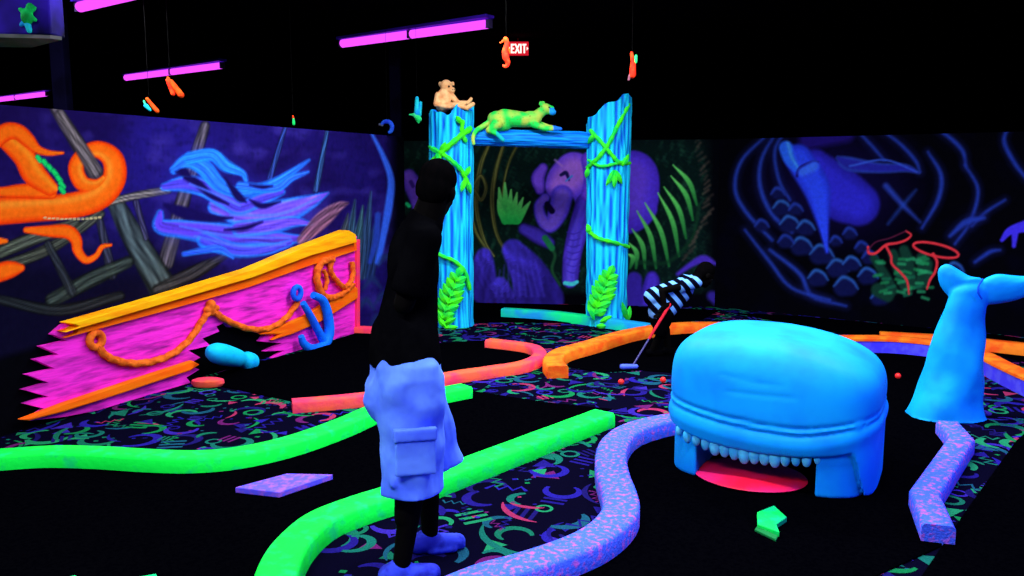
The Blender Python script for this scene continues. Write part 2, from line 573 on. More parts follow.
# ---------------- the elephant mural
m = Mural(W_ele, 620, 230)
n2 = m.noise(0.25, 0.25, seed=12); n3 = m.noise(0.7, 0.7, seed=15)
m.fill(np.ones_like(m.X), (7, 22, 20))
m.fill(np.clip(0.3 * n2 + 0.3 * n3, 0, 1) * 0.8, (24, 62, 44))
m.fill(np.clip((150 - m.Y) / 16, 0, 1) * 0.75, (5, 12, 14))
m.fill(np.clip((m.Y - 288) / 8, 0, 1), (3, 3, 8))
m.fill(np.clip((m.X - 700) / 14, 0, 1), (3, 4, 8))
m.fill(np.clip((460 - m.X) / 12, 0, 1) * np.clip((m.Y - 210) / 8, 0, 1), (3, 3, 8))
for pts in [[(505, 140, 2), (496, 170, 2.5), (492, 200, 2.5), (496, 232, 2), (508, 256, 1.5)], [(490, 142, 2), (480, 168, 2.5), (476, 205, 2.5), (484, 240, 2), (494, 256, 1.5)],
            [(474, 185, 2), (481, 176, 2), (486, 188, 2), (481, 200, 2), (474, 190, 2)], [(520, 140, 1.5), (508, 165, 1.5), (502, 195, 1.5)], [(470, 210, 2), (476, 232, 2), (488, 252, 1.5)]]:
    m.stroke(pts, (82, 84, 40), 2, edge=(40, 44, 20), streak=0.3, alpha=0.9)
EP, EE = (94, 66, 214), (52, 30, 140)
m.stroke([(625, 200, 34), (632, 178, 27), (632, 172, 18)], (92, 60, 214), 2.5, edge=(60, 36, 168))
m.stroke([(600, 185, 30), (605, 205, 24)], (88, 60, 206), 2.5)
m.stroke([(588, 205, 13), (577, 235, 10), (572, 258, 9), (570, 280, 8)], (76, 58, 196), 2, edge=EE, streak=0.15)
m.stroke([(606, 220, 10), (604, 250, 9), (604, 280, 8)], (56, 42, 150), 2, edge=(36, 24, 100))
for k in range(7): m.stroke([(567, 232 + k * 6.5, 0.6), (573, 234 + k * 6.5, 0.8), (580, 232 + k * 6.5, 0.6)], (52, 34, 150), 1.2, alpha=0.7)
m.stroke([(565, 283, 2), (572, 284, 2.2), (577, 282, 1.8)], (60, 190, 190), 1.2)
m.stroke([(574, 172, 20), (566, 180, 19), (560, 186, 15)], (146, 92, 212), 2.5, edge=(88, 54, 196))
m.stroke([(543, 168, 5), (538, 178, 7), (540, 190, 5)], (106, 66, 200), 2, edge=EE)
m.stroke([(590, 160, 9), (594, 178, 10), (588, 195, 7)], (104, 64, 204), 2, edge=(70, 40, 170))
m.stroke([(562, 196, 11), (558, 212, 10), (550, 226, 7), (542, 219, 6), (539, 206, 5), (545, 198, 5)], (108, 78, 224), 2.5, edge=(64, 44, 176))
m.stroke([(547, 204, 2.5), (552, 211, 3)], (16, 10, 44), 1.5)
m.stroke([(561, 175, 1.5), (566, 173, 2), (569, 180, 1)], (24, 22, 70), 1.4)
m.stroke([(566, 181, 0.8), (572, 176, 1)], (60, 120, 200), 1.2)
m.stroke([(555, 160, 1), (562, 166, 1)], (170, 120, 220), 2, alpha=0.7)
for x, y, b in [(499, 188, 505), (505, 183, 508), (511, 190, 511), (517, 193, 514), (523, 198, 516), (530, 202, 518), (498, 200, 505)]:
    m.stroke([(b, 221, 3.4), ((x + b) / 2 - 1, (y + 221) / 2, 3.2), (x, y, 0.8)], (26, 150, 60), 1.4, col2=(110, 232, 100))
m.stroke([(524, 229, 6), (538, 236, 8), (549, 243, 6)], (60, 44, 160), 2.5, edge=(30, 20, 90))
RC = (54, 42, 164)
for pts in [[(540, 300, 24), (528, 272, 18), (513, 250, 11)], [(484, 290, 14), (483, 268, 12), (484, 256, 8)], [(500, 300, 16), (500, 285, 8)]]:
    m.stroke(pts, (34, 24, 106), 3, col2=RC, streak=0.2)
for i in range(9):
    m.stroke([(496 + i * 6, 296, 1.2), (500 + i * 4.4, 270 - (i % 3) * 5, 0.6)], (66, 54, 190), 2.5, alpha=0.45)
m.stroke([(548, 245, 1.5), (555, 255, 1.5), (552, 270, 1.5), (560, 285, 1)], (26, 70, 40), 2, alpha=0.9)
m.stroke([(545, 238, 3), (552, 248, 3)], (24, 110, 60), 2)
fern = [((673, 165), (697, 205)), ((671, 176), (693, 220)), ((664, 187), (686, 238)), ((658, 193), (679, 256)), ((645, 203), (669, 266)), ((637, 211), (656, 268)), ((632, 229), (645, 268)), ((629, 243), (636, 268)), ((628, 254), (630, 268))]
for (tx, ty), (bx, by) in fern:
    m.stroke([(bx, by, 1.2), ((tx + bx) / 2 + 4, (ty + by) / 2 - 3, 2.5), (tx, ty, 0.5)], (22, 92, 40), 1.6, col2=(104, 226, 96), n=8)
m.stroke([(640, 262, 2), (668, 262, 2), (692, 238, 2), (699, 205, 1.5)], (16, 52, 30), 3, alpha=0.7)
for i in range(26):
    t = i / 25
    x = 698 + 10 * math.sin(t * 2.6); y = 140 + 118 * t
    if t > 0.6: x -= (t - 0.6) * 42
    x += random.uniform(-2.5, 2.5); m.stroke([(x - random.uniform(1, 4), y + 2, 1), (x + random.uniform(1, 4), y - 2, 1.3)], (74, 62, 52), 2.4, alpha=random.uniform(0.3, 0.75))
m.stroke([(650, 302, 12), (652, 282, 8), (652, 277, 6)], (66, 44, 176), 2.5, edge=(40, 26, 120))
m.stroke([(630, 300, 12), (634, 280, 8)], (50, 34, 140), 3)
m.stroke([(678, 274, 2), (692, 264, 3), (704, 259, 4), (716, 264, 1.5)], (62, 40, 156), 3)
m.stroke([(712, 296, 5), (722, 304, 6)], (42, 30, 120), 4)
m.stroke([(409, 176, 7), (413, 186, 9), (416, 198, 7), (416, 208, 4)], (112, 72, 204), 2.5, edge=(70, 44, 160))
m.stroke([(411, 182, 2), (413, 186, 2)], (60, 34, 130), 1.5)
m.stroke([(407, 204, 2), (409, 206, 2)], (30, 200, 110), 1.5)
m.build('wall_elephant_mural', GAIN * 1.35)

# ---------------- the sea cave mural
m = Mural(W_cave, 560, 230)
n2 = m.noise(0.1, 0.1, seed=22)
m.fill(np.ones_like(m.X), (2, 2, 7))
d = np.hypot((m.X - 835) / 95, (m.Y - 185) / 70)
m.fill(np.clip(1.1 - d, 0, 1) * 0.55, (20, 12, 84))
m.fill(np.clip(0.2 * n2, 0, 1) * 0.4, (12, 12, 50))
CV = (30, 54, 150); CL = (40, 92, 172)
for pts in [[(768, 134, 1), (742, 160, 1.6), (735, 188, 1.8), (746, 212, 1.8), (772, 240, 1.5)], [(778, 130, 1), (762, 158, 1.6), (760, 186, 2), (772, 214, 2), (792, 232, 1.6)],
            [(788, 128, 1), (775, 150, 1.4), (779, 180, 1.4), (790, 200, 1)], [(872, 124, 1), (898, 142, 1.4), (915, 160, 1.6), (920, 172, 1)], [(855, 128, 1), (872, 146, 1.4), (884, 160, 1)],
            [(922, 120, 1), (945, 134, 1.8), (962, 150, 2), (966, 166, 1)], [(928, 152, 1), (941, 175, 2), (938, 200, 2), (922, 228, 1)], [(965, 165, 1), (978, 190, 1.6), (970, 222, 1.6), (955, 244, 1)],
            [(1012, 122, 1), (1004, 140, 2), (1014, 162, 2), (1026, 178, 1.6)], [(1005, 200, 1), (986, 212, 1.4), (972, 226, 1)], [(950, 236, 1.5), (966, 222, 3), (984, 218, 1.5)],
            [(770, 250, 1.5), (800, 274, 2), (812, 296, 2), (846, 306, 1)], [(745, 230, 1), (770, 262, 1.6), (792, 288, 1.4), (830, 300, 1)], [(975, 262, 1.4), (990, 252, 2), (1000, 250, 1)]]:
    m.stroke([(x, y, w_ + 3) for x, y, w_ in pts], (18, 24, 84), 7, alpha=0.45)
    m.stroke(pts, CV, 3.2, alpha=0.85)
random.seed(11)
for x, y, r in [(782, 206, 9), (790, 222, 10), (806, 226, 9), (802, 244, 11), (822, 252, 12), (838, 266, 11), (818, 276, 10), (852, 262, 9), (868, 274, 10), (778, 192, 7), (796, 208, 7),
                (862, 246, 7), (846, 284, 12), (786, 240, 8), (836, 240, 6), (850, 232, 7), (870, 256, 8), (955, 268, 9), (762, 224, 7), (880, 296, 9)]:
    m.stroke([(x - r * 0.3, y + r * 0.3, r * 0.75), (x + r * 0.3, y + r * 0.3, r * 0.7)], (12, 16, 58), 4)
    m.stroke([(x - r, y + 2, 0.8), (x - r * 0.3, y - r * 0.55, 1.8), (x + r * 0.5, y - r * 0.3, 1.4), (x + r, y + r * 0.4, 0.7)], CL if r > 8 else CV, 2.6, alpha=0.75)
m.stroke([(808, 140, 9), (846, 134, 8)], (30, 18, 110), 7, alpha=0.8)
m.stroke([(815, 165, 16), (838, 192, 26), (858, 204, 22)], (36, 34, 168), 4, edge=(26, 22, 120))
m.stroke([(798, 158, 14), (815, 185, 14), (820, 205, 10), (824, 230, 5), (827, 252, 1.5)], (34, 60, 214), 3.5, edge=(26, 40, 160))
m.stroke([(786, 148, 7), (789, 158, 6), (796, 168, 4)], (32, 84, 214), 3, hl=(50, 120, 240))
m.stroke([(797, 176, 1.4), (800, 168, 1.6), (812, 162, 1.4), (818, 162, 1)], (20, 16, 90), 1.6)
m.stroke([(802, 172, 4), (814, 166, 5)], (48, 96, 240), 4, alpha=0.8)
m.stroke([(838, 158, 2), (850, 164, 7), (880, 168, 5), (905, 168, 4), (919, 173, 0.8)], (28, 30, 128), 3, edge=(34, 60, 150))
m.stroke([(850, 166, 1), (885, 160, 1), (917, 172, 0.8)], (40, 70, 170), 2)
m.stroke([(886, 186, 3), (902, 204, 2.5), (920, 222, 1)], (36, 60, 160), 4, alpha=0.75)
m.stroke([(916, 190, 1), (904, 204, 2), (888, 224, 1)], (28, 60, 150), 4, alpha=0.6)
# corals
for pts in [[(874, 258, 4), (884, 274, 5), (892, 290, 6)], [(893, 254, 5), (900, 272, 6), (907, 290, 6)], [(904, 250, 5), (908, 262, 6), (912, 284, 5)], [(922, 258, 6), (923, 272, 6), (920, 286, 5)], [(928, 264, 5), (924, 280, 6)], [(878, 290, 7), (888, 296, 6)]]:
    m.stroke(pts, (14, 48, 36), 3)
for i in range(40):
    x = random.choice([random.uniform(876, 894), random.uniform(898, 912), random.uniform(917, 930)]); y = random.uniform(258, 298)
    m.stroke([(x - 3, y, 1.6), (x + 3, y + random.uniform(-2, 2), 1.6)], random.choice([(24, 120, 66), (18, 90, 60), (34, 140, 84)]), 2, alpha=0.7)
RD = (196, 44, 52)
m.stroke([(868, 247, 1.2), (869, 253, 1.4), (876, 253, 1.4), (886, 245, 1.5), (897, 243, 1.3), (906, 240, 1.3), (911, 235, 1), (906, 231, 0.8)], RD, 1.4)
m.stroke([(868, 250, 0.8), (876, 242, 0.8), (890, 238, 0.8), (906, 231, 0.8)], (110, 30, 60), 1.5, alpha=0.6)
m.stroke([(886, 246, 1.4), (891, 256, 1.3), (892, 264, 1.2), (900, 272, 1.2), (907, 281, 1.2), (909, 294, 0.8)], RD, 1.4)
el = [(936 + 23 * math.cos(a) * 0.98 - 6 * math.sin(a) * -0.2, 250 + 6.5 * math.sin(a) + 4.5 * math.cos(a), 1.3) for a in np.linspace(0, 2 * PI, 17)]
m.stroke(el, RD, 1.4)
m.stroke([(933, 254, 1.6), (937, 262, 1.4), (935, 272, 1.4), (930, 280, 1.3), (927, 289, 0.9)], RD, 1.4)
m.stroke([(1002, 240, 2), (1010, 231, 4), (1026, 226, 6)], (56, 44, 206), 2)
m.stroke([(1015, 233, 3.4), (1014, 246, 2)], (56, 44, 200), 2)
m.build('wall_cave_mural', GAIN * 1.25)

# ---- columns, beam box
for i, (px, Y, w) in enumerate([(397, 10.3, 0.13), (68, 8.2, 0.13)]):
    x = PD(px, 175, Y).x
    struct(G().add(*boxpts((x - w / 2, Y - w / 2, 0), (x + w / 2, Y + w / 2, CEIL))), 'trim_%d' % (i + 1), M_column, smooth=False, bevel=0.01)

# ---- floor: patterned carpet in one mesh
random.seed(21)
M_carpet = vcol('carpet', 0.95, 0.0, 0.35, 160)
PAL = [lin(tuple(v * 0.74 for v in c)) for c in [(22, 150, 84), (26, 128, 112), (38, 168, 110), (44, 36, 176), (36, 28, 140), (64, 44, 190), (196, 56, 110), (120, 34, 120), (30, 100, 130), (30, 24, 110), (40, 30, 150), (26, 130, 100), (34, 28, 120)]]
g = G()
g.add([(X0, Y0, 0), (X1, Y0, 0), (X1, Y1, 0), (X0, Y1, 0)], [(0, 1, 2, 3)], 0, lin((6, 5, 24)))
g.add([(X0, Y0, -0.1), (X1, Y0, -0.1), (X1, Y1, -0.1), (X0, Y1, -0.1)], [(3, 2, 1, 0)], 0, lin((6, 5, 24)))
zz = 0.0004


def flat(pts, col):
    global zz
    zz += 4e-7
    n = len(pts)
    g.add([(x, y, zz) for x, y in pts], [tuple(range(n))], 0, col)


def strip(pts, ws, col):
    global zz
    zz += 4e-7
    V = []
    for i, (x, y) in enumerate(pts):
        a = pts[max(i - 1, 0)]; b = pts[min(i + 1, len(pts) - 1)]
        dx, dy = b[0] - a[0], b[1] - a[1]; L = math.hypot(dx, dy) + 1e-9
        nx, ny = -dy / L, dx / L
        V += [(x + nx * ws[i], y + ny * ws[i], zz), (x - nx * ws[i], y - ny * ws[i], zz)]
    g.add(V, [(2 * i, 2 * i + 1, 2 * i + 3, 2 * i + 2) for i in range(len(pts) - 1)], 0, col)


def motif(x, y):
    c = random.choice(PAL); k = random.random(); a = random.uniform(0, 2 * PI); s = random.uniform(0.6, 1.25)
    if k < 0.30:      # crescent swirl
        R = 0.105 * s; sp = random.uniform(2.2, 4.6); n = 16
        pts = [(x + R * math.cos(a + sp * i / n) * (1 - 0.25 * i / n), y + R * math.sin(a + sp * i / n) * (1 - 0.25 * i / n)) for i in range(n + 1)]
        strip(pts, [0.004 + 0.020 * s * math.sin(PI * (0.1 + 0.85 * i / n)) for i in range(n + 1)], c)
    elif k < 0.42:    # long ribbon arc
        R = 0.22 * s; sp = random.uniform(0.9, 1.8); n = 14
        pts = [(x + R * math.cos(a + sp * i / n), y + R * math.sin(a + sp * i / n)) for i in range(n + 1)]
        strip(pts, [0.003 + 0.013 * s * math.sin(PI * i / n) for i in range(n + 1)], c)
    elif k < 0.56:    # triangle or wedge
        flat([(x + 0.07 * s * math.cos(a + t), y + 0.07 * s * math.sin(a + t)) for t in (0, 2.0 + random.random() * .5, 3.9 + random.random() * .6)], c)
    elif k < 0.66:    # ring
        n = 18; R = 0.05 * s
        pts = [(x + R * math.cos(2 * PI * i / n), y + R * math.sin(2 * PI * i / n)) for i in range(n + 1)]
        strip(pts, [0.011 * s] * (n + 1), c)
    elif k < 0.76:    # three bars
        dx, dy = math.cos(a), math.sin(a)
        for q in (-1, 0, 1):
            ox, oy = -dy * q * 0.045 * s, dx * q * 0.045 * s
            strip([(x + ox - dx * .06 * s, y + oy - dy * .06 * s), (x + ox + dx * .06 * s, y + oy + dy * .06 * s)], [0.011 * s] * 2, c)
    elif k < 0.86:    # zigzag / crown
        dx, dy = math.cos(a), math.sin(a); n = 6
        pts = [(x + dx * (i - 3) * .032 * s - dy * (0.025 * s if i % 2 else -0.025 * s), y + dy * (i - 3) * .032 * s + dx * (0.025 * s if i % 2 else -0.025 * s)) for i in range(n + 1)]
        strip(pts, [0.009 * s] * (n + 1), c)
    else:             # confetti
        for q in range(3):
            u, v = x + random.uniform(-.08, .08), y + random.uniform(-.08, .08); r = random.uniform(.012, .022)
            flat([(u + r * math.cos(t + a), v + r * 0.8 * math.sin(t + a)) for t in (0.4, 1.9, 3.5, 5.0)], random.choice(PAL))


st = 0.125
y = 2.2
while y < 11.0:
    x = -7.0 if y > 6 else -5.5
    while x < 7.0:
        motif(x + random.uniform(-.07, .07), y + random.uniform(-.07, .07))
        x += st
    y += st
struct(g, 'floor', M_carpet, smooth=False, origin=(0, 0, 0))


# ---- putting greens (thin black felt)
def green(label, pts, th=0.008):
    P2 = [P(px, py, th) if len(q) == 2 else Vector((q[2], q[3], th)) for q in pts for px, py in [q[:2]]]
    for w_ in (W_ship, W_ele, W_cave):
        for p in P2:
            r = p - w_.a; t_ = r.dot(w_.t)
            if -0.6 < t_ < w_.len + 0.6 and -1.0 < r.dot(w_.n) < 0.06:
                p += w_.n * (0.06 - r.dot(w_.n)) - Vector((0, 0, 0))
    poly = [Vector((p.x, p.y, 0.001)) for p in P2]
    o = G().add(*prism(poly, (0, 0, 1), th)).build('putting_green', M_felt, smooth=False)
    return tag(o, label, 'putting green')


green('black felt putting lane between the two bright green curbs', [(-60, 460), (0, 459), (60, 456), (110, 459), (170, 463), (230, 459), (290, 447), (340, 430), (385, 409), (420, 398), (466, 390), (545, 402), (612, 409), (500, 447), (400, 485), (360, 498), (315, 515), (285, 538), (270, 558), (258, 598), (240, 720), (-300, 720)])
green('black felt green in front of the broken pink ship hull', [(203, 382), (245, 391), (292, 401), (330, 398), (368, 395), (410, 387), (445, 374), (490, 369), (522, 365), (537, 356), (534, 348), (515, 343), (490, 340), (440, 343), (400, 322), (372, 322), (356, 332), (300, 352), (262, 361), (228, 371)])
green('black felt lane running under the blue whale head', [(568, 366), (566, 356), (600, 343), (640, 333), (690, 326), (740, 324), (860, 342), (960, 352), (985, 362), (955, 385), (960, 440), (921, 495), (942, 545), (872, 577), (840, 640), (380, 640), (486, 580), (522, 570), (559, 558), (590, 543), (611, 528), (622, 508), (622, 489), (617, 470), (615, 455), (620, 440), (635, 430), (668, 421), (700, 410), (700, 374), (640, 370), (600, 372)])
green('black felt green behind the log arch below the elephant mural', [(474, 322), (600, 323), (640, 326), (700, 320), (720, 310), (600, 303), (470, 301)])
green('black felt strip along the wall below the sea cave mural', [(735, 313), (780, 322), (870, 338), (960, 347), (1010, 358), (1120, 388), (1120, 352), (1000, 333), (900, 322), (800, 316)])
green('black felt lane at the lower right corner beside the carpet strip', [(1040, 420), (1016, 441), (968, 508), (921, 577), (900, 640), (1300, 640), (1300, 460)])


# ================================================================== CURBS
def curb(name, label, pts, mats, w=0.16, h=0.09, group='painted lane curbs', sharp=False, cap=None, smooth_n=7):
    W = [P(px, py, h) for px, py in pts]
    path = [Vector((*p, 0)) for p in ([(q.x, q.y) for q in W] if sharp else [tuple(a) for a in crom([(q.x, q.y) for q in W], smooth_n)])]

    def sweep(prof):
        V, F = [], []
        m = len(path); k = len(prof)
        for i, p in enumerate(path):
            a = path[max(i - 1, 0)]; b = path[min(i + 1, m - 1)]
            d1 = (p - a).normalized() if i > 0 else (b - p).normalized()
            d2 = (b - p).normalized() if i < m - 1 else d1
            d = (d1 + d2).normalized(); mi = 1 / max(0.5, math.sqrt((1 + d1.dot(d2)) / 2))
            s = Vector((d.y, -d.x, 0))
            V += [p + s * (u * mi) + Vector((0, 0, z)) for u, z in prof]
        for i in range(m - 1):
            for j in range(k):
                l = (j + 1) % k
                F.append((i * k + j, i * k + l, (i + 1) * k + l, (i + 1) * k + j))
        F.append(tuple(range(k - 1, -1, -1))); F.append(tuple((m - 1) * k + j for j in range(k)))
        return V, F
    c = 0.014
    hw = w / 2
    if cap is None:
        prof = [(-hw, 0), (-hw, h - c), (-hw + c, h), (hw - c, h), (hw, h - c), (hw, 0)]
        o = G().add(*sweep(prof)).build(name, mats, angle=50)
        return tag(o, label, 'curb', group)
    o = thing(name, label, 'curb', path[0], group)
    hc = h - cap
    G().add(*sweep([(-hw, 0), (-hw, hc), (hw, hc), (hw, 0)])).build('curb_body', mats[0], o, angle=50)
    G().add(*sweep([(-hw - .006, hc), (-hw - .006, h - c), (-hw + c, h), (hw - c, h), (hw + .006, h - c), (hw + .006, hc)])).build('curb_cap', mats[1], o, angle=50)
    return o


M_cgreen = paint('curb_green', (10, 255, 70), (16, 222, 112), 14, 0.52, 0.72, bump=0.15)
M_cgreen2 = paint('curb_sea_green', (14, 235, 130), (24, 150, 220), 2.2, 0.45, 0.62, bump=0.1)
M_clil = paint('curb_lilac', (66, 104, 246), (190, 92, 210), 40, 0.50, 0.68, bump=0.3, bscale=80, detail=8)
M_cpink = paint('curb_pink', (236, 58, 96), (255, 96, 64), 5, 0.42, 0.6, bump=0.2)
M_coral = paint('curb_orange', (255, 132, 30), (255, 92, 24), 9, 0.4, 0.62, bump=0.2)
M_coral2 = paint('curb_red_orange', (255, 88, 22), (255, 136, 30), 7, 0.42, 0.6, bump=0.2)

curb('lane_curb', 'long bright green curb curving across the left side toward the ship', [(-60, 456), (0, 452), (50, 449), (100, 450), (150, 453), (195, 454), (240, 450), (290, 439), (340, 422), (385, 403), (420, 394), (466, 385)], M_cgreen)
curb('lane_curb', 'bright green curb running from the bottom edge past the man to mid floor', [(262, 640), (272, 590), (282, 557), (297, 535), (322, 515), (360, 500), (400, 487), (500, 450), (604, 411)], M_cgreen, w=0.17)
curb('lane_curb', 'speckled blue and pink serpentine curb left of the whale head', [(400, 610), (440, 590), (486, 571), (522, 561), (559, 549), (590, 536), (611, 521), (621, 506), (619, 489), (613, 471), (611, 455), (616, 439), (632, 427), (664, 418), (690, 416)], M_clil, w=0.17, h=0.1)
curb('lane_curb', 'speckled blue and pink zigzag curb in front of the whale tail', [(948, 421), (962, 437), (925, 491), (939, 525)], M_clil, w=0.135, h=0.09, sharp=True)
curb('lane_curb', 'pink and orange hook-shaped curb bending behind the man', [(292, 400), (330, 397), (368, 393), (410, 386), (445, 374), (490, 367), (522, 362), (539, 354), (535, 346), (515, 342), (488, 339)], M_cpink, w=0.12, h=0.08)
curb('lane_curb', 'orange curb with knobbed end left of the child with the putter', [(558, 366), (553, 358), (562, 350), (590, 342), (628, 331), (672, 324), (720, 323), (775, 327)], M_coral, w=0.17, h=0.1)
curb('lane_curb', 'orange-topped curb with violet-blue side behind the whale tail', [(790, 337), (860, 336), (900, 337), (945, 342), (980, 351), (1005, 363), (1032, 375), (1070, 390)], [paint('curb_side_violet', (70, 62, 250), (84, 84, 250), 12), M_coral], w=0.14, h=0.15, cap=0.035)
curb('lane_curb', 'straight orange curb along the wall under the sea cave mural', [(880, 332), (950, 336), (1030, 344), (1110, 353)], M_coral2, w=0.13, h=0.11)
curb('lane_curb', 'sea-green to blue curb lying behind the log arch', [(503, 308), (550, 311), (600, 317), (650, 324)], M_cgreen2, w=0.13, h=0.1)
curb('lane_curb', 'short pink curb end poking out right of the ship bow', [(352, 326), (375, 327), (410, 329)], M_cpink, w=0.1, h=0.07)

# flat blocks and balls
M_lil2 = paint('block_lilac', (92, 84, 250), (150, 90, 226), 30, 0.45, 0.62)
q = [P(x, y, 0.035) for x, y in [(235, 488), (287, 474), (333, 475), (279, 493)]]
q = [Vector((p.x, p.y, 0.009)) for p in q]
tag(G().add(*prism(q, (0, 0, 1), 0.03)).build('obstacle_block', M_lil2, smooth=False, bevel=0.004), 'flat lilac diamond-shaped block on the black lane left of the man', 'block', None)
c = P(208, 384, 0.02)
g = G()
rings = []
for r, z in [(0.11, 0), (0.125, 0.02), (0.12, 0.045), (0.09, 0.055), (0.002, 0.057)]:
    rings.append([(c.x + r * math.cos(2 * PI * k / 28), c.y + 0.62 * r * math.sin(2 * PI * k / 28), z + 0.008) for k in range(28)])
V = [v for r in rings for v in r]
F = [(i * 28 + k, i * 28 + (k + 1) % 28, (i + 1) * 28 + (k + 1) % 28, (i + 1) * 28 + k) for i in range(4) for k in range(28)] + [tuple(range(27, -1, -1))]
tag(g.add(V, F).build('floor_disc', M_cpink), 'small salmon pink oval disc on the floor below the ship cannon', 'disc')
M_grock = paint('block_green', (10, 236, 90), (10, 205, 120), 12, 0.45, 0.6, bump=0.1)
o = thing('obstacle_block', 'small bright green five-sided block lying in front of the whale mouth', 'block', P(768, 522, 0))
q = [P(x, y, 0.03) for x, y in [(757, 513), (774, 506), (787, 518), (776.5, 525), (779.5, 533), (757.5, 525)]]
G().add(*prism([Vector((p.x, p.y, 0.009)) for p in q], (0, 0, 1), 0.026)).build('block_top', M_grock, o, smooth=False, bevel=0.004)
q = [P(x, y, 0.012) for x, y in [(757, 527.5), (778, 537.5), (776, 541.5), (754.5, 531)]]
s_ = G().add(*prism([Vector((p.x, p.y, 0.009)) for p in q], (0, 0, 1), 0.012)).build('shaded_side_strip', paint('side_shade_green', (14, 120, 56)), o, smooth=False, bevel=0.003)  # separate strip for the block's side, its shade put into the darker green
for lab, pts in [('bright green block corner showing at the bottom edge left of centre', [(133, 577), (156, 573), (166, 590), (120, 596)]), ('green block corner barely showing at the bottom edge far left', [(62, 577), (76, 574.5), (90, 590), (46, 592)])]:
    q = [P(x, y, 0.05) for x, y in pts]
    tag(G().add(*prism([Vector((p.x, p.y, 0.009)) for p in q], (0, 0, 1), 0.04)).build('obstacle_block', M_grock, smooth=False, bevel=0.004), lab, 'block', None)
M_ball = paint('ball_red', (255, 40, 40), (255, 60, 40), 10, rough=0.35, spec=0.3)
for (x, y), lab in [((621, 383), 'red golf ball on the carpet in front of the child putter head'), ((663, 381), 'red golf ball on the carpet at the left flank of the whale'), ((898, 377), 'red-orange golf ball on the black lane between whale head and tail')]:
    c = P(x, y, 0.022)
    tag(G().add(*ellipsoid((c.x, c.y, 0.0305), 0.0235, 0.0235, 0.0235)).build('golf_ball', M_ball, angle=180), lab, 'golf ball', 'golf balls on the floor')

# =================================================================== SHIP
SW = W_ship
ship = thing('shipwreck', 'broken magenta pirate ship hull with yellow rail, relief on the left wall', 'ship', (SW.p(200, 380).x, SW.p(200, 380).y, 0))
M_hull = paint('hull_magenta', (255, 44, 214), (140, 26, 130), 3.2, 0.44, 0.74, stretch=(2.0, 1.0, 9.0), rot=(0, 0, 0), bump=0.3, bscale=4, detail=5)
hull = [(62, 322), (100, 312), (208, 282), (300, 252), (353, 236), (354, 332), (336, 341), (318, 349), (298, 357), (277, 363), (284, 357), (268, 358), (281, 350), (261, 351), (278, 343), (256, 341),
        (262, 334), (246, 331), (236, 326), (226, 327), (221, 322), (212, 326), (215, 331), (198, 338), (206, 345), (184, 350), (196, 357), (183, 364), (195, 369), (182, 377), (188, 384), (150, 395), (126, 402), (96, 409), (60, 416),
        (24, 420), (40, 408), (20, 403), (44, 396), (19, 389), (44, 382), (22, 374), (50, 368), (30, 359), (54, 354), (36, 346), (62, 340), (48, 334)]
G().add(*prism([SW.p(x, y, 0.005) for x, y in hull], SW.n, 0.045)).build('hull', M_hull, ship, smooth=False)
M_rail1 = paint('rail_yellow', (255, 184, 6), (255, 150, 4), 3, 0.4, 0.65, stretch=(1, 1, 8), bump=0.2, bscale=5)
M_rail2 = paint('rail_orange', (255, 112, 6), (255, 86, 6), 3, 0.4, 0.65, stretch=(1, 1, 8), bump=0.2, bscale=5)
top = [(58, 322), (150, 296), (240, 269), (290, 248), (338, 230), (345, 234)]
mid = [(346, 242), (300, 255), (240, 277), (150, 303), (52, 331), (66, 325)]
low = [(350, 250), (300, 266), (240, 287), (150, 312), (56, 337), (68, 332)]
midr = [(72, 324), (52, 330), (150, 302.5), (240, 276.5), (300, 254.5), (349, 240.5)]
G().add(*prism([SW.p(x, y, 0.005) for x, y in top + mid], SW.n, 0.13)).build('rail_cap', M_rail1, ship, smooth=False, bevel=0.02)
G().add(*prism([SW.p(x, y, 0.005) for x, y in midr + low], SW.n, 0.085)).build('rail_side', M_rail2, ship, smooth=False, bevel=0.015)
M_plank = paint('plank_orange', (255, 116, 8), (255, 92, 8), 3, 0.4, 0.65, stretch=(1, 1, 8), bump=0.2, bscale=5)
for pts in [[(15, 419), (60, 402), (120, 382), (188, 360), (196, 364), (186, 370), (120, 392), (60, 411), (24, 420)],
            [(256, 334), (300, 316), (350, 285), (354, 288), (354, 298), (316, 322), (288, 334), (268, 340), (276, 334)]]:
    G().add(*prism([SW.p(x, y, 0.045) for x, y in pts], SW.n, 0.05)).build('plank', M_plank, ship, smooth=False, bevel=0.012)
G().add(*prism([SW.p(x, y, 0.01) for x, y in [(351.5, 240), (354.5, 239), (354.5, 331), (351.5, 332)]], SW.n, 0.07)).build('stem_post', paint('stem_red', (255, 54, 96), (240, 50, 120), 6), ship, smooth=False, bevel=0.008)
M_rope = paint('rope_orange', (242, 112, 30), (208, 78, 22), 24, 0.4, 0.65, bump=0.2)


def wrope(pts, r, off=0.08, n=8, strands=3):
    c = [Vector(p) for p in crom([tuple(SW.p(x, y, off)) for x, y in pts], n)]
    return tube(c, r, 12, strands=strands, twist=1.2)


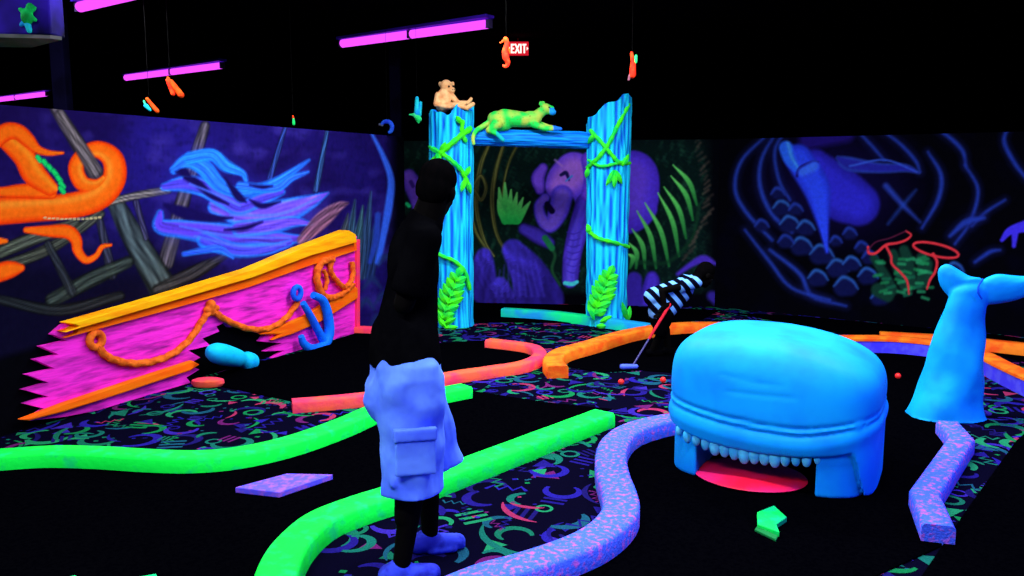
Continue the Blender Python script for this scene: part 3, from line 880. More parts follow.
g = G()
for seg, r in [([(97, 346), (108, 357), (128, 363), (150, 362), (172, 354), (190, 339), (202, 321), (209, 311)], 0.026), ([(213, 311), (228, 321), (250, 329), (270, 328), (286, 318), (298, 302)], 0.026)]:
    gg = G().add(*wrope(seg, r)); gg.build('rope_swag', M_rope, ship)
G().add(*torus(SW.p(96, 340, 0.075), 0.05, 0.026, SW.n)).build('rope_ring', M_rope, ship)
k_ = SW.p(211, 309, 0.08)
G().add(*fuse([capsule(k_ + Vector((0, 0, .035)), k_ - Vector((0, 0, .03)), 0.042, 0.03), capsule(k_ - SW.t * .05, k_ + SW.t * .06, 0.028, 0.028)], 0.008)).build('rope_knot', M_rope, ship)
for pts, r in [([(333, 259), (322, 262), (317, 274), (319, 288), (325, 297), (332, 298)], 0.034), ([(331, 262), (331, 272), (337, 281), (344, 287), (350, 283), (353, 274), (352, 262)], 0.026), ([(332, 298), (342, 294), (353, 284)], 0.028), ([(324, 270), (327, 280), (325, 290)], 0.02)]:
    G().add(*wrope(pts, r, 0.09)).build('rope_coil', M_rope, ship)
M_anch = paint('anchor_blue', (12, 118, 255), (20, 90, 240), 7, 0.42, 0.62, bump=0.15)
an = G()
an.add(*tube([Vector(p) for p in crom([tuple(SW.p(x, y, 0.13)) for x, y in [(313, 295), (323, 301), (328, 316), (329, 334), (323, 346), (312, 349), (304, 344), (301, 336)]], 8)], [0.02 + 0.03 * math.sin(PI * (0.15 + 0.75 * i / 56)) for i in range(57)], 12))
an.add(*tube([SW.p(303, 303, 0.12), SW.p(311, 317, 0.12), SW.p(323, 340, 0.12)], [0.03, 0.036, 0.042], 12))
an.build('anchor', M_anch, ship)
G().add(*torus(SW.p(297, 293, 0.11), 0.055, 0.026, SW.n)).build('anchor_ring', M_anch, ship)
# cannon muzzle through the broken planks
M_can = paint('cannon_cyan', (14, 200, 255), (8, 160, 250), 5, 0.42, 0.62)
ca = SW.p(251, 362, 0.10); ax = (SW.p(209, 351, 0.22) - ca)
L_ = ax.length; ax.normalize(); cx_, cy_ = frame(ax)
prof = [(L_ * a, b) for a, b in [(0, 0.060), (0.0, 0.076), (0.10, 0.080), (0.15, 0.074), (0.18, 0.060), (0.30, 0.060), (0.34, 0.074), (0.45, 0.080), (0.70, 0.086), (0.84, 0.080), (0.93, 0.062), (0.98, 0.038), (1.0, 0.004)]]
V, F = [], []
for t, r in prof:
    V += [ca + ax * t + cx_ * (math.cos(2 * PI * k / 24) * r) + cy_ * (math.sin(2 * PI * k / 24) * r) for k in range(24)]
F = [(i * 24 + k, i * 24 + (k + 1) % 24, (i + 1) * 24 + (k + 1) % 24, (i + 1) * 24 + k) for i in range(len(prof) - 1) for k in range(24)]
F += [tuple(range(23, -1, -1)), tuple((len(prof) - 1) * 24 + k for k in range(24))]
G().add(V, F).build('cannon', M_can, ship)

# =============================================================== LOG ARCH
AY = P(453, 326).y
S_ = AY / FPX * 1.0
pL, pR = P(453, 325), P(606, 324)
RL = 0.235
arch = thing('log_arch', 'cyan carved log archway with green vines standing before the elephant mural', 'arch', ((pL.x + pR.x) / 2, pL.y, 0))
M_bark = vcol('bark_cyan', 0.6, 0.1)
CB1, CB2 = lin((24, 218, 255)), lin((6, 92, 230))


def mixc(a, b, t): return tuple(a[i] * (1 - t) + b[i] * t for i in range(3))


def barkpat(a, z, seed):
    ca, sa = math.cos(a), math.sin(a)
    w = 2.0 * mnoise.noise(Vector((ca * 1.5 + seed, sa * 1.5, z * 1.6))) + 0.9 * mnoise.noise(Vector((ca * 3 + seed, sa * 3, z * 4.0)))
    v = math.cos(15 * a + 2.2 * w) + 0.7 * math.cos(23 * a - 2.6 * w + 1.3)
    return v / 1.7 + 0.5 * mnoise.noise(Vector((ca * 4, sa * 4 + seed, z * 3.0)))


def post(c, ztop, seed, top_r=1.0):
    n, mz = 150, 90
    V, C, F = [], [], []
    for j in range(mz + 1):
        t = j / mz
        for k in range(n):
            a = 2 * PI * k / n
            zt = ztop(a)
            z = zt * t
            r = RL * (1.0 - 0.09 * (1 - t) ** 1.0 + 0.06 * math.exp(-t * 18)) * (0.98 + (top_r - 1) * t)
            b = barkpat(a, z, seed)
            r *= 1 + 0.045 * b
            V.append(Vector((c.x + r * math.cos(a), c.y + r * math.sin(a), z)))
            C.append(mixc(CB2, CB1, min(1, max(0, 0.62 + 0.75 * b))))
    for j in range(mz):
        for k in range(n):
            l = (k + 1) % n
            F.append((j * n + k, j * n + l, (j + 1) * n + l, (j + 1) * n + k))
    o = len(V)      # rim and hollow
    for s, dz in [(0.8, 0.0), (0.72, -0.1), (0.5, -0.16)]:
        for k in range(n):
            a = 2 * PI * k / n
            V.append(Vector((c.x + RL * s * math.cos(a), c.y + RL * s * math.sin(a), ztop(a) + dz))); C.append(lin((8, 90, 226)))
    prev = mz * n
    for q_ in range(3):
        cur = o + q_ * n
        for k in range(n):
            l = (k + 1) % n
            F.append((prev + k, prev + l, cur + l, cur + k))
        prev = cur
    F.append(tuple(prev + k for k in range(n)))
    F.append(tuple(range(n - 1, -1, -1)))
    return V, F, C


def zl(a): return 2.25 + 0.035 * math.sin(5 * a + 1) + 0.02 * math.sin(9 * a) + 0.03 * math.cos(a)
def zr(a): return 2.28 + 0.125 * math.cos(a) + 0.018 * math.sin(6 * a) - 0.06 * math.sin(a)


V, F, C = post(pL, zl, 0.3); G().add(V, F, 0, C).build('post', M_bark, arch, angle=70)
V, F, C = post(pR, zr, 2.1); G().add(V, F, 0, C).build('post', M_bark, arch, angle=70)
# beam log
a0 = Vector((pL.x + 0.12, pL.y - 0.02, CAMH + (175 - 137) * AY / FPX)); b0 = Vector((pR.x - 0.12, pR.y - 0.02, CAMH + (175 - 141) * AY / FPX))
V, C, F = [], [], []
n = 64; mz = 60
d = (b0 - a0).normalized(); x, y = frame(d)
for j in range(mz + 1):
    t = j / mz
    for k in range(n):
        a = 2 * PI * k / n
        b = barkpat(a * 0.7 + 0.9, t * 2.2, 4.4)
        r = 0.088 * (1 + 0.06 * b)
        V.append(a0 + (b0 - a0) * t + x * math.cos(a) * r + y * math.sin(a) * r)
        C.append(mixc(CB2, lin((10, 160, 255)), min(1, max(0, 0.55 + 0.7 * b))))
for j in range(mz):
    for k in range(n):
        l = (k + 1) % n
        F.append((j * n + k, j * n + l, (j + 1) * n + l, (j + 1) * n + k))
F += [tuple(range(n - 1, -1, -1)), tuple(mz * n + k for k in range(n))]
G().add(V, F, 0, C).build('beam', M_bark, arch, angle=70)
M_vine = paint('vine_green', (70, 250, 30), (16, 220, 80), 10, 0.42, 0.62, bump=0.15)


def onpost(c, px, py, lift=0.015):
    q = PD(px, py, c.y)
    dx = max(-RL * 0.98, min(RL * 0.98, q.x - c.x))
    yy = c.y - math.sqrt(RL * RL - dx * dx) - lift
    r = PD(px, py, yy)
    return r


def pvine(c, pts, r=0.02):
    pp = [Vector(p) for p in crom([tuple(onpost(c, x, y)) for x, y in pts], 7)]
    G().add(*tube(pp, [r * (0.85 + 0.3 * math.sin(i * 0.9) ** 2) for i in range(len(pp))], 8)).build('vine', M_vine, arch)


def pleaf(c, tips, w=0.05):
    for (x0, y0), (x1, y1) in tips:
        a, b = onpost(c, x0, y0, 0.02), onpost(c, x1, y1, 0.03)
        G().add(*leaf(a, b, w, Vector((0, -1, 0.1)), 0.016, 0.02)).build('leaf', M_vine, arch)


def pfern(c, x0, y0, x1, y1, n=6, L=15, w=0.05):
    g = G()
    st_ = [onpost(c, x0 + (x1 - x0) * t, y0 + (y1 - y0) * t, 0.02) for t in np.linspace(0, 1, 8)]
    g.add(*tube(st_, [0.014 * (1 - 0.08 * i) for i in range(8)], 8))
    ang = math.atan2(y1 - y0, x1 - x0)
    for i in range(n):
        t = 0.08 + 0.8 * i / (n - 1)
        bx, by = x0 + (x1 - x0) * t, y0 + (y1 - y0) * t
        for s in (-1, 1):
            l = L * (1 - 0.45 * abs(t - 0.4) * 1.6)
            aa = ang + s * 0.85
            g.add(*leaf(onpost(c, bx, by, 0.02), onpost(c, bx + math.cos(aa) * l, by + math.sin(aa) * l, 0.035), w, Vector((0, -1, 0.1)), 0.016, 0.01))
    g.add(*leaf(onpost(c, x1, y1, 0.02), onpost(c, x1 + (x1 - x0) * 0.2, y1 + (y1 - y0) * 0.2, 0.03), w, Vector((0, -1, 0.1)), 0.016))
    g.build('fern_leaf', M_vine, arch)


pvine(pL, [(471, 128), (458, 138), (444, 150), (436, 158), (428, 166)], 0.03)
pvine(pL, [(440, 152), (452, 161), (462, 171), (468, 184)], 0.024)
pvine(pL, [(463, 120), (462, 132), (466, 142)], 0.022)
pvine(pL, [(433, 230), (432, 246), (440, 255), (454, 261), (465, 272), (470, 290)], 0.022)
pleaf(pL, [((440, 153), (428, 146)), ((440, 153), (446, 142)), ((440, 153), (437, 166)), ((466, 176), (470, 166)), ((466, 178), (461, 192)), ((467, 180), (471, 194)), ((430, 164), (426, 172)), ((462, 124), (456, 116))], 0.055)
pfern(pL, 441, 322, 458, 276, 6, 17, 0.085)
pleaf(pL, [((442, 322), (434, 306)), ((444, 324), (456, 318)), ((446, 327), (438, 318)), ((444, 328), (458, 327))], 0.06)
pvine(pR, [(587, 168), (598, 158), (609, 143), (618, 125), (629, 104)], 0.022)
pvine(pR, [(590, 130), (602, 143), (612, 155), (620, 163), (630, 163)], 0.022)
pvine(pR, [(588, 160), (600, 166), (614, 164), (626, 160)], 0.016)
pvine(pR, [(587, 230), (598, 238), (612, 242), (629, 247)], 0.022)
pleaf(pR, [((614, 170), (606, 186)), ((615, 170), (622, 184)), ((615, 172), (614, 188)), ((622, 166), (629, 154)), ((588, 168), (586, 178)), ((594, 134), (588, 144)), ((590, 232), (587, 224))], 0.055)
pfern(pR, 593, 318, 610, 274, 6, 17, 0.085)
pleaf(pR, [((594, 320), (588, 300)), ((627, 322), (622, 302)), ((627, 322), (630, 306)), ((600, 322), (612, 316)), ((606, 326), (596, 326))], 0.06)


# ============================================== MONKEY AND LEOPARD ON TOP
def qq(Y):
    def q(px, py, dy=0.0): return PD(px, py, Y + dy)
    return q, Y / FPX


q, s = qq(AY)
M_mk = paint('monkey_cream', (255, 205, 140), (238, 160, 100), 14, 0.42, 0.66, bump=0.3, bscale=60)
mk = thing('monkey_figure', 'cream monkey figure sitting on top of the left log post', 'monkey', q(446, 111))
zt = lambda x, y, dy=0: q(x, y, dy)
prims = [ellipsoid(q(446, 86), 6 * s, 6 * s, 6.2 * s), ellipsoid(q(451, 90, -.02), 4.2 * s, 4.5 * s, 3.6 * s), capsule(q(444, 96), q(443, 105), 7.2 * s, 7.6 * s), capsule(q(445, 92), q(446, 97), 4 * s, 5.5 * s),
         ellipsoid(q(448, 83, -.03), 4.5 * s, 2.6 * s, 1.6 * s),
         capsule(q(438, 95, -.04), q(436, 104, -.07), 3.2 * s, 2.8 * s), capsule(q(436, 104, -.07), q(447, 107, -.10), 2.8 * s, 2.2 * s), ellipsoid(q(449, 107, -.11), 2.6 * s, 2 * s, 1.8 * s),
         capsule(q(451, 95, .0), q(457, 102, -.04), 3.2 * s, 2.6 * s), capsule(q(457, 102, -.04), q(463, 104, -.08), 2.5 * s, 2 * s), ellipsoid(q(464, 104, -.08), 2.4 * s, 2 * s, 1.7 * s),
         capsule(q(442, 107, -.05), q(457, 105, -.12), 3.8 * s, 3 * s), capsule(q(457, 105, -.12), q(467, 108, -.13), 2.8 * s, 2.1 * s), capsule(q(467, 108, -.13), q(473, 104, -.14), 2.3 * s, 2.1 * s),
         capsule(q(447, 106, .03), q(462, 103, .0), 3.4 * s, 2.6 * s), capsule(q(462, 103, 0), q(468, 103, -.02), 2.5 * s, 2.2 * s), capsule(q(468, 103, -.02), q(471, 99, -.03), 2.1 * s, 1.8 * s)]
for e_ in (0, 1): prims += [ellipsoid(q(440 + e_ * 13, 84, 0.02), 1.6 * s, 1.2 * s, 2.8 * s)]
G().add(*fuse(prims, 0.008, 2)).build('body', M_mk, mk, angle=180)
M_dark = paint('dark_brown', (40, 24, 20), rough=0.4, spec=0.2)
for x in (449.0, 453.2): G().add(*ellipsoid(q(x, 86.2, -.066 if x < 451 else -.045), 0.9 * s, 0.9 * s, 1.0 * s)).build('eye', M_dark, mk, angle=180)
for x, y in [(452.6, 89.6), (454.3, 89.4)]: G().add(*ellipsoid(q(x, y, -.062), 0.5 * s, 0.5 * s, 0.4 * s, nu=8, nv=6)).build('nostril', M_dark, mk, angle=180)

leo = thing('leopard_figure', 'green and yellow spotted leopard figure lying on the arch beam', 'leopard', q(515, 130))
prims = [ellipsoid(q(500, 121), 13 * s, 9 * s, 9.5 * s, Matrix.Rotation(0.35, 3, 'Y')), capsule(q(504, 118), q(530, 120), 9 * s, 7.2 * s), capsule(q(529, 119), q(535, 118), 8 * s, 7 * s), capsule(q(535, 117), q(543, 111), 5.6 * s, 4.8 * s),
         ellipsoid(q(545.5, 109), 6.2 * s, 5.6 * s, 5.6 * s), ellipsoid(q(552, 112, -.01), 4.4 * s, 3.8 * s, 3.2 * s), ellipsoid(q(550, 108, 0), 4.5 * s, 3.2 * s, 2.6 * s),
         ellipsoid(q(541, 103.5, -.035), 2.4 * s, 1.2 * s, 2.6 * s), ellipsoid(q(543, 103.5, .04), 2.4 * s, 1.2 * s, 2.6 * s),
         capsule(q(533, 124, -.06), q(545, 128.5, -.08), 3.6 * s, 2.8 * s), capsule(q(545, 128.5, -.08), q(557, 128.5, -.08), 2.7 * s, 2.3 * s), ellipsoid(q(559, 128.8, -.08), 3.4 * s, 2.6 * s, 2 * s),
         capsule(q(536, 123, .05), q(548, 127, .05), 3.4 * s, 2.7 * s), capsule(q(548, 127, .05), q(555, 128, .05), 2.6 * s, 2.4 * s),
         capsule(q(497, 124, -.07), q(489, 130, -.09), 6 * s, 3.4 * s), capsule(q(489, 130, -.09), q(497, 134, -.1), 2.8 * s, 2.4 * s), capsule(q(497, 134, -.1), q(503, 140, -.1), 2.3 * s, 2.2 * s),
         capsule(q(500, 124, .06), q(490, 130, .06), 5 * s, 3 * s)]
tl = [Vector(p) for p in crom([tuple(q(490, 122)), tuple(q(482, 127, -.03)), tuple(q(476, 131, -.08)), tuple(q(473, 138, -.11)), tuple(q(474, 145, -.12))], 6)]
prims.append(tube(tl, [3.2 * s * (1 - 0.02 * i) for i in range(len(tl))], 10))
V, F = fuse(prims, 0.009, 2)
g = G().add(V, F)
arr = np.array([tuple(v) for v in V]); PX, PY = project(arr)
cols = []
for i, v in enumerate(V):
    nz = fnoise(v, 13, 3.0)
    c_ = mixc(lin((34, 226, 84)), lin((186, 214, 84)), min(1, max(0, 0.36 + 1.5 * nz)))
    if PX[i] > 549.5 and PY[i] > 107.5 and PY[i] < 118: c_ = lin((26, 160, 250))
    if PX[i] > 553 and PY[i] > 124: c_ = lin((30, 120, 250))
    if PX[i] > 496 and PX[i] < 508 and PY[i] > 131: c_ = lin((16, 190, 190))
    d_ = mnoise.voronoi(Vector(v) * 30.0)[0][0]
    if d_ < 0.16 and PX[i] > 484 and not (PX[i] > 549.5): c_ = mixc(c_, lin((120, 96, 30)), 0.75)
    cols.append(c_)
g.C = cols
g.build('body', vcol('leopard_paint', 0.6, 0.1), leo, angle=180)
G().add(*ellipsoid(q(549.2, 107.2, -.052), 0.9 * s, 0.8 * s, 0.7 * s, nu=10, nv=8)).build('eye', M_dark, leo, angle=180)
G().add(*ellipsoid(q(555.6, 110.6, -.015), 1.0 * s, 1.3 * s, 0.8 * s, nu=10, nv=8)).build('nose', M_dark, leo, angle=180)

# ============================================================ WHALE HEAD
A_, B_ = P(655, 474), P(871, 511)
ud = (B_ - A_).normalized(); vd = Vector((-ud.y, ud.x, 0))
if vd.y < 0: vd = -vd
wa = (B_ - A_).length / 2; wb = 0.47; WHH = 0.765
wc = (A_ + B_) / 2


def wl(u, v, z): return wc + ud * u + vd * v + Vector((0, 0, z))


whale = thing('blue_whale', 'big blue whale head with open toothed mouth straddling the black lane', 'whale', (wc.x, wc.y, 0))
nn = 132


def sup(c, n): return math.copysign(abs(c) ** (2.0 / n), c)


def plan(th, sc=1.0):
    return sup(math.cos(th), 4.6) * wa * sc, wb * (1 + sup(math.sin(th), 3.6) * sc)


def foldz(u):
    x = u / wa
    return 0.328 + 0.045 * (x + 0.1) ** 2 - 0.022 * math.sin(2.4 * x + 0.8) + 0.045 * max(0, x - 0.4)


def lipz(u):
    x = u / wa
    z = 0.228 - 0.025 * math.cos(1.6 * (x - 0.05)) + 0.055 * x * x
    if x > 0.80:
        t = min(1, (x - 0.80) / 0.13); t = t * t * (3 - 2 * t)
        z = z * (1 - t) + 0.009 * t
    return z


V, F = [], []
lev = 56
for j in range(lev + 1):
    t = j / lev
    for k in range(nn):
        th = 2 * PI * k / nn
        u0, v0 = plan(th)
        zb = lipz(u0)
        z = zb + (WHH - zb) * (1 - (1 - t) ** 1.25)
        zz_ = max(0.0, (z - 0.36) / (WHH - 0.36))
        r = (1 - min(zz_, 0.9999) ** 5.2) ** (1 / 4.2)
        if j == lev: r = 0.001
        df = z - foldz(u0)
        off = 0.013 * math.exp(-((df + 0.055) / 0.040) ** 2) - 0.016 * math.exp(-((df) / 0.009) ** 2) + 0.008 * math.exp(-((df - 0.018) / 0.009) ** 2) - 0.016 * math.exp(-((df - 0.036) / 0.009) ** 2)
        off -= 0.004 * math.exp(-((df - 0.19 - 0.02 * math.sin(5 * u0)) / 0.010) ** 2) * (1 if abs(u0) < 0.3 * wa else 0) + 0.004 * math.exp(-((df - 0.25 + 0.015 * u0) / 0.010) ** 2) * (1 if abs(u0 + .05) < 0.32 * wa else 0)
        L0 = math.hypot(u0, v0 - wb)
        f_ = (L0 * r + off * (1 if r > 0.3 else 0)) / L0
        uu = u0 * f_
        # the right shoulder of the head slopes lower than the left
        zt_ = z - 0.10 * max(0, (uu / wa + 0.1)) ** 1.5 * zz_
        V.append(wl(uu, wb + (v0 - wb) * f_, zt_))
for j in range(lev):
    for k in range(nn):
        l = (k + 1) % nn
        F.append((j * nn + k, j * nn + l, (j + 1) * nn + l, (j + 1) * nn + k))
F.append(tuple(lev * nn + k for k in range(nn)))
o = len(V)
for sc, dz in [(0.95, -0.012), (0.86, 0.0), (0.80, 0.05), (0.6, 0.1)]:
    for k in range(nn):
        th = 2 * PI * k / nn
        u0, v0 = plan(th, sc)
        V.append(wl(u0, v0, lipz(u0) + dz))
prev = 0
for i in range(4):
    cur = o + i * nn
    for k in range(nn):
        l = (k + 1) % nn
        F.append((prev + l, prev + k, cur + k, cur + l))
    prev = cur
F.append(tuple(prev + k for k in range(nn - 1, -1, -1)))
shell = (V, F)


def legpoly(sel, sc):
    pts = []
    for k in range(160):
        th = 2 * PI * k / 160
        u0, v0 = plan(th, sc); pts.append((u0, v0))
    out = []
    for i in range(160):
        a, b = pts[i], pts[(i + 1) % 160]
        ia, ib = sel(a[0]) >= 0, sel(b[0]) >= 0
        if ia: out.append(a)
        if ia != ib:
            t = sel(a[0]) / (sel(a[0]) - sel(b[0])); out.append((a[0] + (b[0] - a[0]) * t, a[1] + (b[1] - a[1]) * t))
    return out


lg = legpoly(lambda u: -wa + 0.21 - u, 0.955)
rg = legpoly(lambda u: u - (wa - 0.265), 0.955)
prims = [shell, prism([wl(u, v, 0.009) for u, v in lg], (0, 0, 1), 0.30), prism([wl(u, v, 0.009) for u, v in rg], (0, 0, 1), 0.33)]
V, F = fuse(prims, 0.0085, 3)
M_wh = paint('whale_blue', (6, 168, 255), (4, 138, 250), 3.0, 0.4, 0.65, rough=0.6, spec=0.12, bump=0.06, bscale=9)
G().add(V, F).build('body', M_wh, whale, angle=180)
M_tooth = paint('tooth_cyan', (90, 215, 255), (60, 195, 250), 20, rough=0.4, spec=0.2)
nt_ = 15
for i in range(nt_):
    t = i / (nt_ - 1)
    u = -wa * 0.80 + t * wa * 1.32
    big = 0.55 + 0.55 * math.sin(PI * (0.08 + 0.84 * t)) + (0.12 if i % 3 == 1 else 0)
    c = wl(u, 0.035 + 0.12 * (abs(u) / wa) ** 6, lipz(u) - 0.022 * big)
    G().add(*ellipsoid(c, 0.0275 * big, 0.022 * big, 0.047 * big, nu=14, nv=10)).build('tooth', M_tooth, whale, angle=180)
M_tong = paint('tongue_red', (250, 22, 62), (220, 30, 110), 4, 0.42, 0.66, rough=0.5, spec=0.15)
V, F = [], []
for j in range(9):
    t = j / 8
    r = math.cos(t * PI / 2) ** 0.6 if t < 1 else 0.003
    for k in range(40):
        a = 2 * PI * k / 40
        V.append(wl(-0.075 + 0.295 * r * math.cos(a), 0.17 + 0.25 * r * math.sin(a), 0.009 + 0.014 + 0.022 * t - 0.008 * t * math.sin(a)))
o_ = len(V)
for k in range(40):
    a = 2 * PI * k / 40
    V.append(wl(-0.075 + 0.28 * math.cos(a), 0.17 + 0.235 * math.sin(a), 0.009))
F = [(j * 40 + k, j * 40 + (k + 1) % 40, (j + 1) * 40 + (k + 1) % 40, (j + 1) * 40 + k) for j in range(8) for k in range(40)]
F += [(o_ + (k + 1) % 40, (k + 1) % 40, k, o_ + k) for k in range(40)] + [tuple(320 + k for k in range(40)), tuple(o_ + k for k in range(39, -1, -1))]
G().add(V, F).build('tongue', M_tong, whale, angle=60)

# ============================================================ WHALE TAIL
tb = P(944, 416)
TY = tb.y
q, s = qq(TY)
tail = thing('whale_tail', 'blue whale tail with two flukes rising from the floor at right', 'whale tail', (tb.x, tb.y, 0))
rings = [(945, 420, 41), (945, 416, 39.5), (946, 408, 37), (949, 392, 33), (953, 372, 29.5), (957, 350, 26.5), (961, 328, 23), (965, 310, 20), (968, 298, 19), (970, 289, 18), (973, 283, 13)]
rr = crom([(a, b, c_) for a, b, c_ in rings], 6)
V, F = [], []
n = 48
for i, (x, y, r) in enumerate(rr):
    c = q(x, y)
    zz_ = max(c.z, 0.009) if i > 3 else max(c.z, 0.009)
    for k in range(n):
        a = 2 * PI * k / n
        rx = r * s; ry = r * s * (0.82 - 0.25 * i / len(rr))
        wr = 1 + 0.012 * math.sin(9 * a + y * 0.05) * (1 - i / len(rr))
        V.append(Vector((c.x + rx * wr * math.cos(a), c.y + ry * wr * math.sin(a), zz_)))
m_ = len(rr)
F = [(i * n + k, i * n + (k + 1) % n, (i + 1) * n + (k + 1) % n, (i + 1) * n + k) for i in range(m_ - 1) for k in range(n)]
F += [tuple(range(n - 1, -1, -1)), tuple((m_ - 1) * n + k for k in range(n))]
stalk = (V, F)


def fluke(out, dyt):
    """thick leaf-shaped fluke lobe from an outline in the plane of the tail, swept a little in depth"""
    pts = crom(out, 6, closed=True)
    cx = sum(p[0] for p in pts) / len(pts); cy = sum(p[1] for p in pts) / len(pts)
    V, F = [], []
    m = len(pts)
    lv = [(1.0, 0.0), (0.94, 0.018), (0.78, 0.032), (0.4, 0.046), (0.02, 0.05)]
    for sgn in (1, -1):
        for sc, th in lv:
            for p in pts:
                x, y = cx + (p[0] - cx) * sc, cy + (p[1] - cy) * sc
                dd = dyt * (x - 972) / 50
                V.append(q(x, y, dd - sgn * th))
    L = len(lv)
    for h in range(2):
        b = h * L * m
        for j in range(L - 1):
            for k in range(m):
                l = (k + 1) % m
                f = (b + j * m + k, b + j * m + l, b + (j + 1) * m + l, b + (j + 1) * m + k)
                F.append(f if h == 0 else f[::-1])
        F.append(tuple(b + (L - 1) * m + k for k in range(m)))
    return V, F


lob1 = [(938, 270), (942, 265), (949, 264), (958, 269), (970, 276), (981, 278), (984, 284), (980, 296), (968, 302), (954, 300), (943, 291), (938, 280)]
lob2 = [(984, 279), (996, 274), (1012, 275), (1026, 276), (1042, 275), (1050, 281), (1040, 290), (1018, 300), (998, 304), (984, 304), (978, 296), (979, 285)]
V, F = fuse([stalk, fluke(lob1, -0.10), fluke(lob2, -0.06)], 0.0095, 3)
V = [v + Vector((fnoise(v, 4.5, 2), fnoise(v, 5, 9), 0)) * (0.030 * min(1, max(0, (0.95 - v.z) * 2))) for v in V]
M_tail = paint('tail_blue', (6, 176, 255), (4, 142, 250), 3.4, 0.4, 0.66, rough=0.6, spec=0.12, bump=0.25, bscale=6)
G().add(V, F).build('body', M_tail, tail, angle=180)
# crease between the flukes and the stem
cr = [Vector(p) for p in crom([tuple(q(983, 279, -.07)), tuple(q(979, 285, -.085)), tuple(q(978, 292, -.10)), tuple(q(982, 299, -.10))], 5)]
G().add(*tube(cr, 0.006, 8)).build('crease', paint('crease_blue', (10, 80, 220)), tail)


# ================================================================= PEOPLE
def basis(ang):
    f = Vector((math.cos(ang), math.sin(ang), 0)); l = Vector((-math.sin(ang), math.cos(ang), 0))
    return f, l, Vector((0, 0, 1))


def hand_prims(w, d, side, pn, sc=1.0, curl=0.7):
    """palm, four curled fingers and a side thumb; w wrist, d pointing direction, side thumb direction, pn palm normal"""
    d, side, pn = d.normalized(), side.normalized(), pn.normalized()
    out = []
    R = Matrix((side, d, pn)).transposed()
    pc = w + d * 0.05 * sc
    out.append(ellipsoid(pc, 0.042 * sc, 0.055 * sc, 0.018 * sc, R))
    for i, (o_, L) in enumerate([(0.030, 0.038), (0.010, 0.043), (-0.010, 0.040), (-0.029, 0.031)]):
        a = w + d * (0.095 - abs(o_) * 0.2) * sc + side * o_ * sc
        d1 = (d * math.cos(curl * 0.6) + pn * math.sin(curl * 0.6)); d2 = (d * math.cos(curl * 1.6) + pn * math.sin(curl * 1.6)); d3 = (d * math.cos(curl * 2.6) + pn * math.sin(curl * 2.6))
        b = a + d1 * L * sc; c = b + d2 * L * 0.75 * sc; e = c + d3 * L * 0.55 * sc
        out += [capsule(a - d * 0.02 * sc, b, 0.0095 * sc, 0.009 * sc, 8), capsule(b, c, 0.009 * sc, 0.0082 * sc, 8), capsule(c, e, 0.0082 * sc, 0.007 * sc, 8)]
    a = w + d * 0.03 * sc + side * 0.034 * sc
    b = a + (d * 0.6 + side * 0.8 + pn * 0.2).normalized() * 0.036 * sc; c = b + (d * 0.9 + side * 0.25 + pn * 0.4).normalized() * 0.030 * sc
    out += [capsule(a - side * 0.015 * sc, b, 0.013 * sc, 0.011 * sc, 8), capsule(b, c, 0.0105 * sc, 0.0085 * sc, 8)]
    return out


def head_prims(c, f, l, u, s=1.0):
    """skull, jaw, nose, brow, lips, ears; f forward, l left, u up"""
    R = Matrix((f, l, u)).transposed()
    e = lambda a, b, d, rx, ry, rz: ellipsoid(c + f * a * s + l * b * s + u * d * s, rx * s, ry * s, rz * s, R)
    return [e(-0.01, 0, 0.02, 0.098, 0.076, 0.10), e(0.035, 0, -0.055, 0.062, 0.058, 0.062), e(0.072, 0, -0.085, 0.026, 0.026, 0.022), e(0.094, 0, -0.022, 0.020, 0.014, 0.026), e(0.104, 0, -0.036, 0.013, 0.016, 0.011),
            e(0.080, 0, 0.022, 0.018, 0.050, 0.012), e(0.086, 0, -0.064, 0.012, 0.022, 0.006), e(0.084, 0, -0.074, 0.012, 0.020, 0.006), e(-0.012, 0.079, -0.012, 0.022, 0.010, 0.032), e(-0.012, -0.079, -0.012, 0.022, 0.010, 0.032),
            e(0.060, 0.04, -0.03, 0.022, 0.022, 0.022), e(0.060, -0.04, -0.03, 0.022, 0.022, 0.022)], (c, R)


def hair_prims(c, f, l, u, s=1.0, long=0.0):
    R = Matrix((f, l, u)).transposed()
    e = lambda a, b, d, rx, ry, rz: ellipsoid(c + f * a * s + l * b * s + u * d * s, rx * s, ry * s, rz * s, R)
    out = [e(-0.022, 0, 0.045, 0.094, 0.082, 0.086), e(-0.055, 0, -0.005, 0.062, 0.076, 0.075)]
    if long: out += [e(-0.06, 0, -0.08, 0.05, 0.07, 0.08)]
    return out


def eyes(c, f, l, u, parent, s=1.0):
    for sg in (-1, 1):
        p = c + f * 0.078 * s + l * (sg * 0.031 * s) + u * 0.0
        G().add(*ellipsoid(p, 0.012 * s, 0.012 * s, 0.010 * s, nu=10, nv=8)).build('eye', M_eye, parent, angle=180)


M_eye = paint('eye_dark', (14, 12, 18), rough=0.3, spec=0.1)
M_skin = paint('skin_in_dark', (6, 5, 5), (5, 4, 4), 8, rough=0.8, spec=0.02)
M_hair = paint('hair_black', (6, 5, 6), (4, 4, 5), 40, rough=0.8, spec=0.0, stretch=(1, 1, 0.2))
M_tee = paint('shirt_black', (4, 4, 6), (6, 6, 8), 12, rough=0.95, spec=0.0)
M_short = paint('shorts_white', (98, 146, 255), (74, 110, 250), 5, 0.42, 0.62, rough=0.85, bump=0.6, bscale=7, detail=6)
M_shoe = paint('shoe_pale', (56, 76, 225), (36, 44, 170), 12, rough=0.7)

